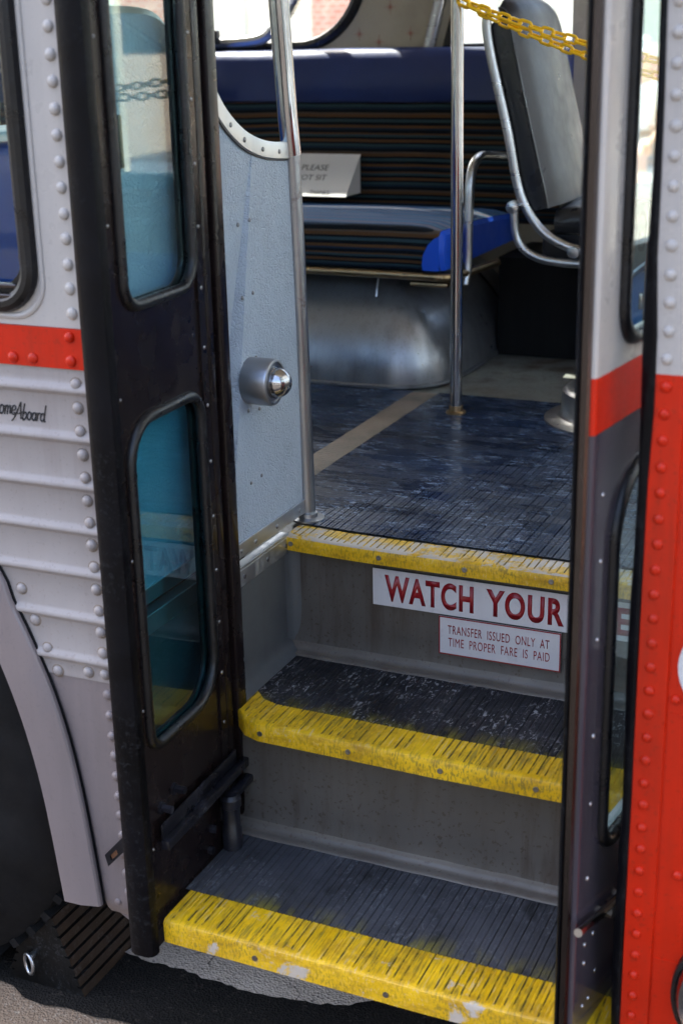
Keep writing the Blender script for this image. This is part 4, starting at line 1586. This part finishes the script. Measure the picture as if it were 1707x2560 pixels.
# ---- pole standing on the floor
bm = BM()
PX, PY = 0.003, 0.884
tube(bm, [(PX, PY, ZF), (PX, PY, 1.3), (PX - 0.003, PY, 2.1), (PX - 0.004, PY, 2.73)], 0.0135, 18)
pole = P('grab_pole', bm, M['chrome'])
bm = BM()
lathe(bm, [(0.023, 0), (0.023, 0.004), (0.016, 0.006), (0.015, 0.018), (0, 0.018)], (PX, PY, ZF), (0, 0, 1), 24)
obj('flange', bm, M['brasspipe'], pole, 40)

# ---- wheel housing under the bench
bm = BM()
foot = smooth_path([(-1.7, 1.04, 0), (-1.0, 1.036, 0), (-0.46, 1.036, 0), (-0.30, 1.037, 0), (-0.20, 1.055, 0), (-0.128, 1.115, 0), (-0.103, 1.22, 0), (-0.100, 1.40, 0), (-0.108, 1.62, 0), (-0.12, 1.79, 0)], 6)
rows = []
H, D = 0.305, 0.40
for k in range(17):
    h = 0.285 * k / 16
    ins = D * (1 - math.sqrt(1 - (h / H) ** 2))
    row = []
    for i, p in enumerate(foot):
        t = (foot[min(i + 1, len(foot) - 1)] - foot[max(i - 1, 0)]).normalized()
        nx, ny = -t.y, t.x
        ex = 0.04 * max(0.0, -nx) * h
        row.append((p.x + nx * (ins + ex), min(1.79, p.y + ny * (ins + ex)), ZF + h))
    rows.append(row)
sheet(bm, rows)
wh = P('wheel_housing', bm, M['housing'], None, 60)
bm = BM()
tube(bm, [(p.x + 0.003, p.y - 0.004, ZF + 0.005) for p in foot], 0.0055, 6)
obj('base_flange', bm, M['housing'], wh, 40)
bm = BM()
tube(bm, smooth_path([(-0.30, 1.17, 1.06), (-0.30, 1.15, 1.02), (-0.295, 1.135, 0.975), (-0.28, 1.13, 0.965)], 4), 0.003, 6)
lathe(bm, [(0.014, 0), (0.012, 0.004), (0, 0.005)], (-0.262, 1.145, 0.985), (0, -1, 0.5), 12)
obj('bracket', bm, M['satin'], wh, 40)
bm = BM()
edge = [rows[i][j] for i, j in [(k, len(foot) - 6) for k in range(17)]]
tube(bm, edge, 0.005, 6)
obj('seam_bead', bm, M['dark'], wh, 40)

# ---- floor plate right of the housing
bm = BM()
sheet(bm, [[(-0.11, 1.0605, 0.797), (0.75, 1.0605, 0.797)], [(-0.11, 1.505, 0.797), (0.75, 1.505, 0.797)]])
P('floor_plate', bm, M['floorplate'])
bm = BM()
box(bm, -0.098, 1.30, 1.50, 1.79, 0.80, 1.06)
P('driver_platform', bm, M['dark'])

# ---- bench seat along the far side
bench = bpy.data.objects.new('bench_seat', None)
C.objects.link(bench)
bench.parent = bus


def cushion(bm, x0, x1, y0, y1, z0, zf, zb, r=0.028, nx=40):
    """soft slab: rounded front edge, top sloping from zf (front) to zb (back), wavy"""
    rows = []
    for k in range(nx + 1):
        x = x0 + (x1 - x0) * k / nx
        e = min(1.0, min(k, nx - k) / 2.0)
        dr = 0.012 * (1 - e) ** 2
        sag = 0.006 * math.sin(x * 7.0) * math.sin(x * 2.3 + 1)
        pts = [(x, y0 + 0.012, z0), (x, y0 + 0.001, z0 + 0.015), (x, y0 - 0.004, z0 + (zf - z0) * 0.45)]
        for a in (0, 25, 50, 75, 90):
            pts.append((x, y0 + r - r * math.cos(R(a)), zf - r + r * math.sin(R(a)) - dr))
        for t in (0.12, 0.25, 0.4, 0.55, 0.7, 0.85, 1.0):
            pts.append((x, y0 + r + (y1 - y0 - r) * t, zf + (zb - zf) * t + 0.009 * math.sin(math.pi * t) + sag * math.sin(math.pi * t) - dr))
        pts.append((x, y1, z0))
        rows.append(pts)
    sheet(bm, rows)
    return rows


bm = BM()
rows = cushion(bm, -1.75, -0.118, 1.098, 1.69, 1.082, 1.188, 1.162, 0.018)
obj('cushion', bm, M['fabric'], bench, 60)
bm = BM()
e = rows[-1]
A = [(p[0] + 0.001, p[1], p[2]) for p in e]
B = [(p[0] + 0.010, p[1] + (0.012 if i < 8 else -0.004), p[2] - (0.010 if 3 <= i < 15 else 0)) for i, p in enumerate(e)]
vA, vB = [bm.verts.new(p) for p in A], [bm.verts.new(p) for p in B]
for i in range(len(e) - 1):
    bm.faces.new((vA[i], vA[i + 1], vB[i + 1], vB[i]))
f = bm.faces.new(vB)
bmesh.ops.triangulate(bm, faces=[f])
# the blue end cover wraps round the front corner
tab = [(-0.128 + 0.0, 1.082)] + [(-0.155 + 0.025 * math.cos(R(a)) - 0.0, 1.085 + 0.085 * (1 - abs(math.cos(R(a)))) ) for a in (120, 105, 90)]
plate(bm, [(-0.116, 1.084), (-0.116, 1.166), (-0.128, 1.160), (-0.143, 1.145), (-0.155, 1.122), (-0.158, 1.098), (-0.156, 1.084)], [], lambda u, v, t: (u, t, v), 1.0905, 1.0965)
obj('end_cover', bm, M['blue'], bench, 30)
bm = BM()
rows = []
for k in range(41):
    x = -1.78 + 1.80 * k / 40
    rows.append([(x, 1.70, 1.12), (x, 1.655, 1.15), (x, 1.648, 1.20), (x, 1.656, 1.32), (x, 1.672, 1.43), (x, 1.676, 1.4415)])
sheet(bm, rows)
obj('backrest', bm, M['fabric'], bench, 60)
bm = BM()
rows = []
for k in range(41):
    x = -1.78 + 1.80 * k / 40
    w_ = 0.0015 * math.sin(x * 9)
    rows.append([(x, 1.676, 1.4415), (x, 1.668 + w_, 1.447), (x, 1.670 + w_, 1.50), (x, 1.680 + w_, 1.555), (x, 1.690, 1.572), (x, 1.705, 1.580 + w_), (x, 1.76, 1.583 + w_), (x, 1.795, 1.578)])
sheet(bm, rows)
for s in (0, 40):
    vs = [bm.verts.new(p) for p in rows[s]] + [bm.verts.new((rows[s][0][0], 1.795, 1.13))]
    bm.faces.new(vs)
obj('headrest_band', bm, M['navy'], bench, 60)
bm = BM()
tube(bm, smooth_path([(-1.7, 1.10, 1.071), (-0.5, 1.10, 1.071), (-0.16, 1.10, 1.069), (-0.112, 1.112, 1.066), (-0.100, 1.16, 1.063), (-0.100, 1.4, 1.05), (-0.105, 1.68, 1.038)], 5), 0.010, 10)
box(bm, -0.20, -0.105, 1.12, 1.15, 1.040, 1.050, 0.003)
obj('seat_rail', bm, M['brasspipe'], bench, 40)
bm = BM()
tube(bm, smooth_path([(-0.100, 1.235, 1.03), (-0.098, 1.25, 1.08), (-0.098, 1.255, 1.20), (-0.098, 1.262, 1.270), (-0.098, 1.285, 1.312), (-0.098, 1.330, 1.328), (-0.098, 1.40, 1.326), (-0.098, 1.66, 1.300)], 6), 0.0115, 12)
obj('armrest', bm, M['satin'], bench, 40)

# ---- driver's seat facing the front
ds = bpy.data.objects.new('driver_seat', None)
C.objects.link(ds)
ds.parent = bus


def slab(bm, path, y0, y1, thick, mi_side=0, mi_front=1, ny=14, bulge=0.036, edge=0.025, wid=None):
    """padded back: path = (x, z) of the front face from foot to head"""
    rows = []
    n = len(path)
    front = []
    for i, (x, z) in enumerate(path):
        a = path[max(i - 1, 0)]
        b = path[min(i + 1, n - 1)]
        t = Vector((b[0] - a[0], b[1] - a[1])).normalized()
        nx, nz = t.y, -t.x
        k = i / (n - 1)
        wy = wid(k) if wid else 1.0
        hw = (y1 - y0) / 2 * wy
        yc = y0 + hw + 0.10 * (1 - wy) * (y1 - y0)
        row = []
        for j in range(ny + 1):
            s = -1 + 2 * j / ny
            bl = bulge * (1 - s * s) ** 0.6
            row.append((x + nx * bl, yc + hw * s, z + nz * bl))
        back = []
        for j in range(ny + 1):
            s = 1 - 2 * j / ny
            back.append((x - nx * thick, yc + hw * s * 0.97, z - nz * thick))
        mid1 = (x - nx * thick * 0.5, yc + hw * 1.015, z - nz * thick * 0.5)
        mid0 = (x - nx * thick * 0.5, yc - hw * 1.015, z - nz * thick * 0.5)
        rows.append(row + [mid1] + back + [mid0] + row[:1])
    sheet(bm, rows, mis=lambda i, j: mi_front if j < ny else mi_side)
    for q in (rows[0], rows[-1]):
        vs = [bm.verts.new(p) for p in q[:-1]]
        f = bm.faces.new(vs)
        f.material_index = mi_side
    return rows


bm = BM()
bp = smooth_path([(0.112, 0, 1.225), (0.104, 0, 1.26), (0.078, 0, 1.36), (0.048, 0, 1.48), (0.024, 0, 1.58), (0.008, 0, 1.645), (-0.004, 0, 1.666), (-0.020, 0, 1.672)], 3)
rows = slab(bm, [(p.x, p.z) for p in bp], 1.212, 1.62, 0.058, wid=lambda k: 1.0 if k < 0.55 else 1 - 0.42 * ((k - 0.55) / 0.45) ** 2.2)
obj('backrest', bm, [M['seatvinyl'], M['seatface']], ds, 50)
bm = BM()
tube(bm, [Vector(r[0]) + Vector((0.001, -0.001, 0)) for r in rows], 0.0035, 6)
obj('piping', bm, M['seatvinyl'], ds, 60)
bm = BM()
cushion(bm, 0.125, 0.56, 1.225, 1.64, 1.165, 1.228, 1.222, 0.026, 20)
obj('cushion', bm, M['seatvinyl'], ds, 60)
bm = BM()
tube(bm, smooth_path([(-0.030, 1.20, 1.668), (-0.040, 1.20, 1.640), (-0.026, 1.20, 1.56), (0.015, 1.20, 1.402), (0.040, 1.20, 1.285), (0.062, 1.20, 1.228), (0.10, 1.20, 1.176), (0.15, 1.20, 1.145), (0.21, 1.20, 1.130), (0.34, 1.20, 1.122), (0.55, 1.20, 1.12)], 6), 0.0115, 12)
tube(bm, smooth_path([(0.036, 1.195, 1.225), (0.040, 1.195, 1.17), (0.056, 1.195, 1.135), (0.092, 1.195, 1.112), (0.14, 1.195, 1.103), (0.21, 1.195, 1.100), (0.55, 1.195, 1.098)], 6), 0.0105, 12)
lathe(bm, [(0.015, -0.006), (0.015, 0.014), (0.006, 0.015), (0, 0.018)], (0.036, 1.19, 1.228), (0, -1, 0), 16)
lathe(bm, [(0.014, -0.006), (0.014, 0.010), (0, 0.012)], (0.185, 1.188, 1.128), (0, -1, 0), 16)
obj('tube_frame', bm, M['satin'], ds, 40)
bm = BM()
box(bm, 0.165, 0.24, 1.30, 1.32, 1.13, 1.185, 0.006)
obj('adjuster_plate', bm, M['ceil'], ds)
bm = BM()
box(bm, 0.09, 0.5, 1.25, 1.6, 1.085, 1.16, 0.005)
box(bm, 0.22, 0.40, 1.35, 1.55, 1.055, 1.09, 0.005)
obj('seat_base', bm, M['iron'], ds)
# round pedestal on the floor
bm = BM()
lathe(bm, [(0.165, 0.0), (0.165, 0.004), (0.135, 0.010), (0.128, 0.018), (0.126, 0.066), (0.118, 0.074), (0.10, 0.076), (0.098, 0.066), (0.0, 0.066)], (0.362, 0.95, ZF), (0, 0, 1), 48)
P('steering_pedestal', bm, M['steeltube'], None, 40)

# ---- dash area seen through the right leaf's panes
bm = BM()
box(bm, 0.325, 1.30, 1.10, 1.16, 0.80, 1.105, 0.01)
box(bm, 0.318, 1.30, 1.092, 1.17, 1.106, 1.262, 0.006, 1)
box(bm, 0.335, 1.30, 1.11, 1.17, 1.2625, 1.30, 0.012, 2)
dash = P('dashboard', bm, [M['dashblue'], M['dashpanel'], M['dashtop']], None, 30)
text_mesh('lettering', 'GO', 0.332, 0.374, 1.150, 1.242, 1.0905, M['ink'], dash, 0.0, True)
bm = BM()
tube(bm, [(0.30, 1.083, 1.065), (0.345, 1.083, 1.098), (0.40, 1.083, 1.145)], 0.008, 8)
obj('dash_rail', bm, M['chrome'], dash, 40)
bm = BM()
tube(bm, [(0.396, 1.0, 0.80), (0.396, 1.0, 1.27)], 0.0035, 8)
box(bm, 0.384, 0.3935, 0.99, 1.01, 1.04, 1.075, 0.002)
obj('thin_post', bm, M['chrome'], dash, 40)
# post that carries the far end of the chain
bm = BM()
tube(bm, [(0.80, 0.86, 0.80), (0.80, 0.86, 2.7)], 0.0135, 14)
P('grab_pole', bm, M['chrome'])

# ---- transverse passenger seat behind the left side window
ps = bpy.data.objects.new('passenger_seat', None)
C.objects.link(ps)
ps.parent = bus
bm = BM()
box(bm, -0.80, -0.70, -0.40, 0.42, 1.10, 1.44, 0.03, 0, 3)
obj('backrest', bm, M['seatblue'], ps, 40)
bm = BM()
box(bm, -0.812, -0.688, -0.41, 0.43, 1.4405, 1.462, 0.008, 0, 2)
obj('top_roll', bm, M['dashtop'], ps, 40)
bm = BM()
box(bm, -0.695, -0.22, -0.40, 0.42, 1.06, 1.17, 0.03, 0, 3)
obj('cushion', bm, M['seatblue'], ps, 40)
bm = BM()
box(bm, -0.65, -0.60, -0.3, -0.25, 0.80, 1.06)
box(bm, -0.65, -0.60, 0.25, 0.30, 0.80, 1.06)
obj('seat_leg', bm, M['satin'], ps)

# ------------------------------------------------------------ card on the bench
card = thing('folded_card', 'folded white card with handwritten request leaning on striped bench seat', 'sign', (-0.75, 1.60, 1.185))


def CO(x, y, z):
    return (x + 0.75, y - 1.60, z - 1.185)


def face(u, v, t):
    """slanting front sheet, u along x, v 0..1 up the slope"""
    y, z = 1.535 + 0.108 * v, 1.199 + 0.105 * v
    return CO(u, y + t * 0.7, z - t * 0.7)


bm = BM()
plate(bm, [(-0.98, 0), (-0.55, 0), (-0.55, 1), (-0.98, 1)], [], face, 0.0, 0.002)
obj('front_sheet', bm, M['paper'], card)
bm = BM()
vs = [bm.verts.new(CO(-0.5515, y, z)) for y, z in ((1.540, 1.199), (1.642, 1.199), (1.642, 1.302))]
bm.faces.new(vs)
r = bmesh.ops.extrude_face_region(bm, geom=list(bm.faces))
bmesh.ops.translate(bm, vec=(-0.002, 0, 0), verts=[g for g in r['geom'] if isinstance(g, bmesh.types.BMVert)])
obj('side_flap', bm, M['paper'], card)
cf = lambda u, v: face(u, v, -0.0012)
text_mesh('lettering', 'PLEASE', -0.712, -0.632, 0.60, 0.73, 0, M['ink'], card, -0.012, f3=cf)
text_mesh('lettering', 'DO NOT SIT', -0.770, -0.628, 0.37, 0.49, 0, M['ink'], card, -0.012, f3=cf)
text_mesh('lettering', '-THANKS-', -0.668, -0.600, 0.04, 0.13, 0, M['ink'], card, -0.012, f3=cf)

# ------------------------------------------------------------ yellow plastic chain
chain = thing('plastic_chain', 'yellow plastic chain hung double between two grab poles inside the bus', 'chain', (0.4, 0.86, 1.55))
bm = BM()
LH, LW, WR = 0.0138, 0.0072, 0.0032
pts = []
for k in range(9):
    a = R(-90 + 180 * k / 8)
    pts.append((LH - LW + LW * math.cos(a), LW * math.sin(a), 0))
for k in range(9):
    a = R(90 + 180 * k / 8)
    pts.append((-LH + LW + LW * math.cos(a), LW * math.sin(a), 0))
tube(bm, pts, WR, 8, closed=True)
link0 = obj('link', bm, M['chain'], chain, 60)
PITCH = 2 * LH - 0.0045


def strand(f):
    P_ = []
    x = 0.012
    while x < 0.79:
        P_.append(Vector((x, 0.862, f(x))))
        x += 0.002
    out = [P_[0]]
    acc = 0
    for a, b in zip(P_, P_[1:]):
        acc += (b - a).length
        if acc >= PITCH:
            out.append(b)
            acc = 0
    return out


first = True
for f in (lambda x: 1.698 - 0.40 * x + 0.20 * x * x - 0.008 * math.cos(3 * x), lambda x: 1.690 - 0.46 * x + 0.27 * x * x - 0.010 * math.sin(4 * x)):
    pts = strand(f)
    for k, (a, b) in enumerate(zip(pts, pts[1:])):
        if first:
            o = link0
            first = False
        else:
            o = link0.copy()
            C.objects.link(o)
            o.parent = chain
        t = (b - a).normalized()
        side = Vector((0, 0, 1)).cross(t).normalized()
        upv = t.cross(side)
        ang = R(68 if k % 2 else -14) + random.uniform(-0.25, 0.25)
        s2 = upv * math.cos(ang) + side * math.sin(ang)
        m = Matrix((t, s2, t.cross(s2))).transposed().to_4x4()
        m.translation = (a + b) / 2 - Vector((0.4, 0.86, 1.55))
        o.matrix_local = m

# ------------------------------------------------------------ wheel chock on the ground
CX, CY = -0.342, -0.15
chock = thing('wheel_chock', 'black ridged rubber wheel chock with metal ring lying by the front tyre', 'chock', (CX, CY, 0.004))
bm = BM()
y0, y1 = -0.338 - CY, 0.06 - CY
prof = [(-0.424, 0.0), (-0.260, 0.0)]
right = []
for k in range(8):
    a, b = k / 8, (k + 0.72) / 8
    for t, o in ((a, 0.0), (b, 0.0), (b + 0.01, -0.0075), ((k + 1) / 8, -0.0075)):
        right.append((-0.260 - 0.056 * t + o, 0.156 * t))
left = [(-0.684 - x, z) for x, z in right[::-1]]
prof = right + [(-0.318, 0.157), (-0.366, 0.157)] + left
pp = []
for q in prof:
    if not pp or (abs(q[0] - pp[-1][0]) + abs(q[1] - pp[-1][1])) > 1e-4:
        pp.append(q)
plate(bm, [(x - CX, z) for x, z in pp], [], lambda u, v, t: (u, t, v), y0, y1)
bm.faces.ensure_lookup_table()
for f in bm.faces:
    c = f.calc_center_median()
    if abs(f.normal.y) < 0.3 and c.x > 0.02 and f.calc_area() > 0.004:
        f.material_index = 1
obj('chock_body', bm, [M['chock'], M['chockrib']], chock)
bm = BM()
tube(bm, [(-0.367 - CX + 0.013 * math.cos(a), y0 - 0.010 - 0.006 * math.cos(a), 0.048 + 0.020 * math.sin(a)) for a in [2 * math.pi * k / 20 for k in range(20)]], 0.0036, 8, closed=True)
lathe(bm, [(0.006, 0), (0.006, 0.012), (0, 0.013)], (-0.362 - CX, y0 + 0.001, 0.064), (0, -1, 0), 10)
obj('ring', bm, M['galv'], chock, 60)

# ------------------------------------------------------------ bench and person outside, beyond the bus
BXc, BYc, BZ = -1.62, 9.9, 0.14
ob = thing('street_bench', 'wooden bench on the far pavement under the seated person', 'bench', (BXc, BYc, BZ))
bm = BM()
for k in range(4):
    box(bm, -0.9, 0.9, -0.24 + 0.12 * k, -0.14 + 0.12 * k, 0.42, 0.45, 0.005)
obj('seat', bm, M['wood'], ob)
bm = BM()
for k in range(3):
    box(bm, -0.9, 0.9, 0.25, 0.28, 0.52 + 0.12 * k, 0.61 + 0.12 * k, 0.005)
obj('backrest', bm, M['wood'], ob)
for sx in (-0.75, 0.75):
    bm = BM()
    box(bm, sx - 0.03, sx + 0.03, -0.22, -0.16, 0, 0.418)
    box(bm, sx - 0.03, sx + 0.03, 0.19, 0.248, 0, 0.85)
    obj('leg', bm, M['iron'], ob)


def skin_obj(name, verts, edges, radii, mat, parent, root=0, sub=2):
    me = bpy.data.meshes.new(name)
    me.from_pydata(verts, edges, [])
    o = bpy.data.objects.new(name, me)
    C.objects.link(o)
    o.modifiers.new('skin', 'SKIN')
    if not me.skin_vertices:
        me.attributes.new('skin', 'FLOAT', 'POINT')
    for i, r in enumerate(radii):
        me.skin_vertices[0].data[i].radius = (r, r) if not hasattr(r, '__len__') else r
    me.skin_vertices[0].data[root].use_root = True
    s = o.modifiers.new('sub', 'SUBSURF')
    s.levels = s.render_levels = sub
    dg = bpy.context.evaluated_depsgraph_get()
    dg.update()
    m2 = bpy.data.meshes.new_from_object(o.evaluated_get(dg))
    bpy.data.objects.remove(o)
    o2 = bpy.data.objects.new(name, m2)
    C.objects.link(o2)
    m2.materials.clear()
    m2.materials.append(mat)
    m2.shade_smooth()
    o2.parent = parent
    return o2


per = thing('person', 'person in white t-shirt and grey shorts sitting beyond the far windows', 'person', (BXc, BYc, BZ))
V, E_, RR = [], [], []


def chainv(pts, start=None):
    prev = start
    for (p, r) in pts:
        V.append(p)
        RR.append(r)
        i = len(V) - 1
        if prev is not None:
            E_.append((prev, i))
        prev = i
    return prev


pel = chainv([((0, 0.05, 0.55), 0.13)])
ches = chainv([((0, 0.06, 0.72), 0.125), ((0, 0.05, 0.88), 0.14), ((0, 0.05, 0.99), 0.12)], pel)
head = chainv([((0, 0.04, 1.08), 0.05), ((0, 0.02, 1.16), 0.075), ((0, 0.02, 1.26), 0.085), ((0, 0.03, 1.33), 0.06)], ches)
hands = []
for s in (-1, 1):
    sh = chainv([((s * 0.15, 0.05, 1.0), 0.062), ((s * 0.20, 0.04, 0.95), 0.055), ((s * 0.25, -0.02, 0.72), 0.042), ((s * 0.20, -0.22, 0.62), 0.034), ((s * 0.17, -0.30, 0.60), 0.026)], ches)
    hd = chainv([((s * 0.16, -0.36, 0.59), 0.033)], sh)
    for q in range(4):
        chainv([((s * (0.135 + 0.018 * q), -0.41, 0.59), 0.010), ((s * (0.135 + 0.018 * q), -0.44 - 0.006 * (q in (1, 2)), 0.575), 0.009)], hd)
    chainv([((s * 0.125, -0.36, 0.58), 0.011), ((s * 0.11, -0.39, 0.57), 0.009)], hd)
    chainv([((s * 0.10, -0.02, 0.53), 0.095), ((s * 0.13, -0.42, 0.52), 0.065), ((s * 0.13, -0.46, 0.30), 0.058), ((s * 0.13, -0.44, 0.09), 0.038), ((s * 0.13, -0.50, 0.035), 0.035), ((s * 0.14, -0.60, 0.03), 0.03)], pel)
skin_obj('body', V, E_, RR, M['skin'], per, pel)
shirt = skin_obj('shirt', [(0, 0.05, 0.56), (0, 0.06, 0.72), (0, 0.05, 0.88), (0, 0.05, 0.995), (-0.15, 0.05, 1.0), (-0.205, 0.04, 0.94), (-0.235, 0.0, 0.80), (0.15, 0.05, 1.0), (0.205, 0.04, 0.94), (0.235, 0.0, 0.80)],
                 [(0, 1), (1, 2), (2, 3), (3, 4), (4, 5), (5, 6), (3, 7), (7, 8), (8, 9)], [0.155, 0.15, 0.165, 0.135, 0.08, 0.075, 0.072, 0.08, 0.075, 0.072], M['shirt'], per)
skin_obj('shorts', [(0, 0.05, 0.545), (-0.1, -0.02, 0.53), (-0.13, -0.34, 0.525), (0.1, -0.02, 0.53), (0.13, -0.34, 0.525)], [(0, 1), (1, 2), (0, 3), (3, 4)], [0.15, 0.115, 0.09, 0.115, 0.09], M['shorts'], per)
bm = BM()
lathe(bm, [(0.098, 0.0), (0.102, 0.03), (0.088, 0.075), (0.05, 0.105), (0, 0.112)], (0, 0.025, 1.29), (0, 0, 1), 20)
lathe(bm, [(0.098, 0.0), (0.135, -0.006), (0.135, -0.001), (0.098, 0.012)], (0, -0.02, 1.292), (0, 0, 1), 20)
obj('sun_hat', bm, M['shirt'], per, 40)
bm = BM()
for s in (-1, 1):
    dome(bm, (s * 0.032, -0.066, 1.235), (0, -1, 0), 0.011, 0.008, 10)
obj('eyes', bm, M['eye'], per)
bm = BM()
dome(bm, (0, -0.066, 1.205), (0, -1, -0.2), 0.014, 0.022, 10)
for s in (-1, 1):
    dome(bm, (s * 0.086, 0.02, 1.22), (s, 0, 0), 0.022, 0.012, 10)
obj('nose_and_ears', bm, M['skin'], per, 60)
bm = BM()
box(bm, -0.025, 0.025, -0.064, -0.058, 1.158, 1.166, 0.002)
obj('mouth', bm, M['eye'], per)
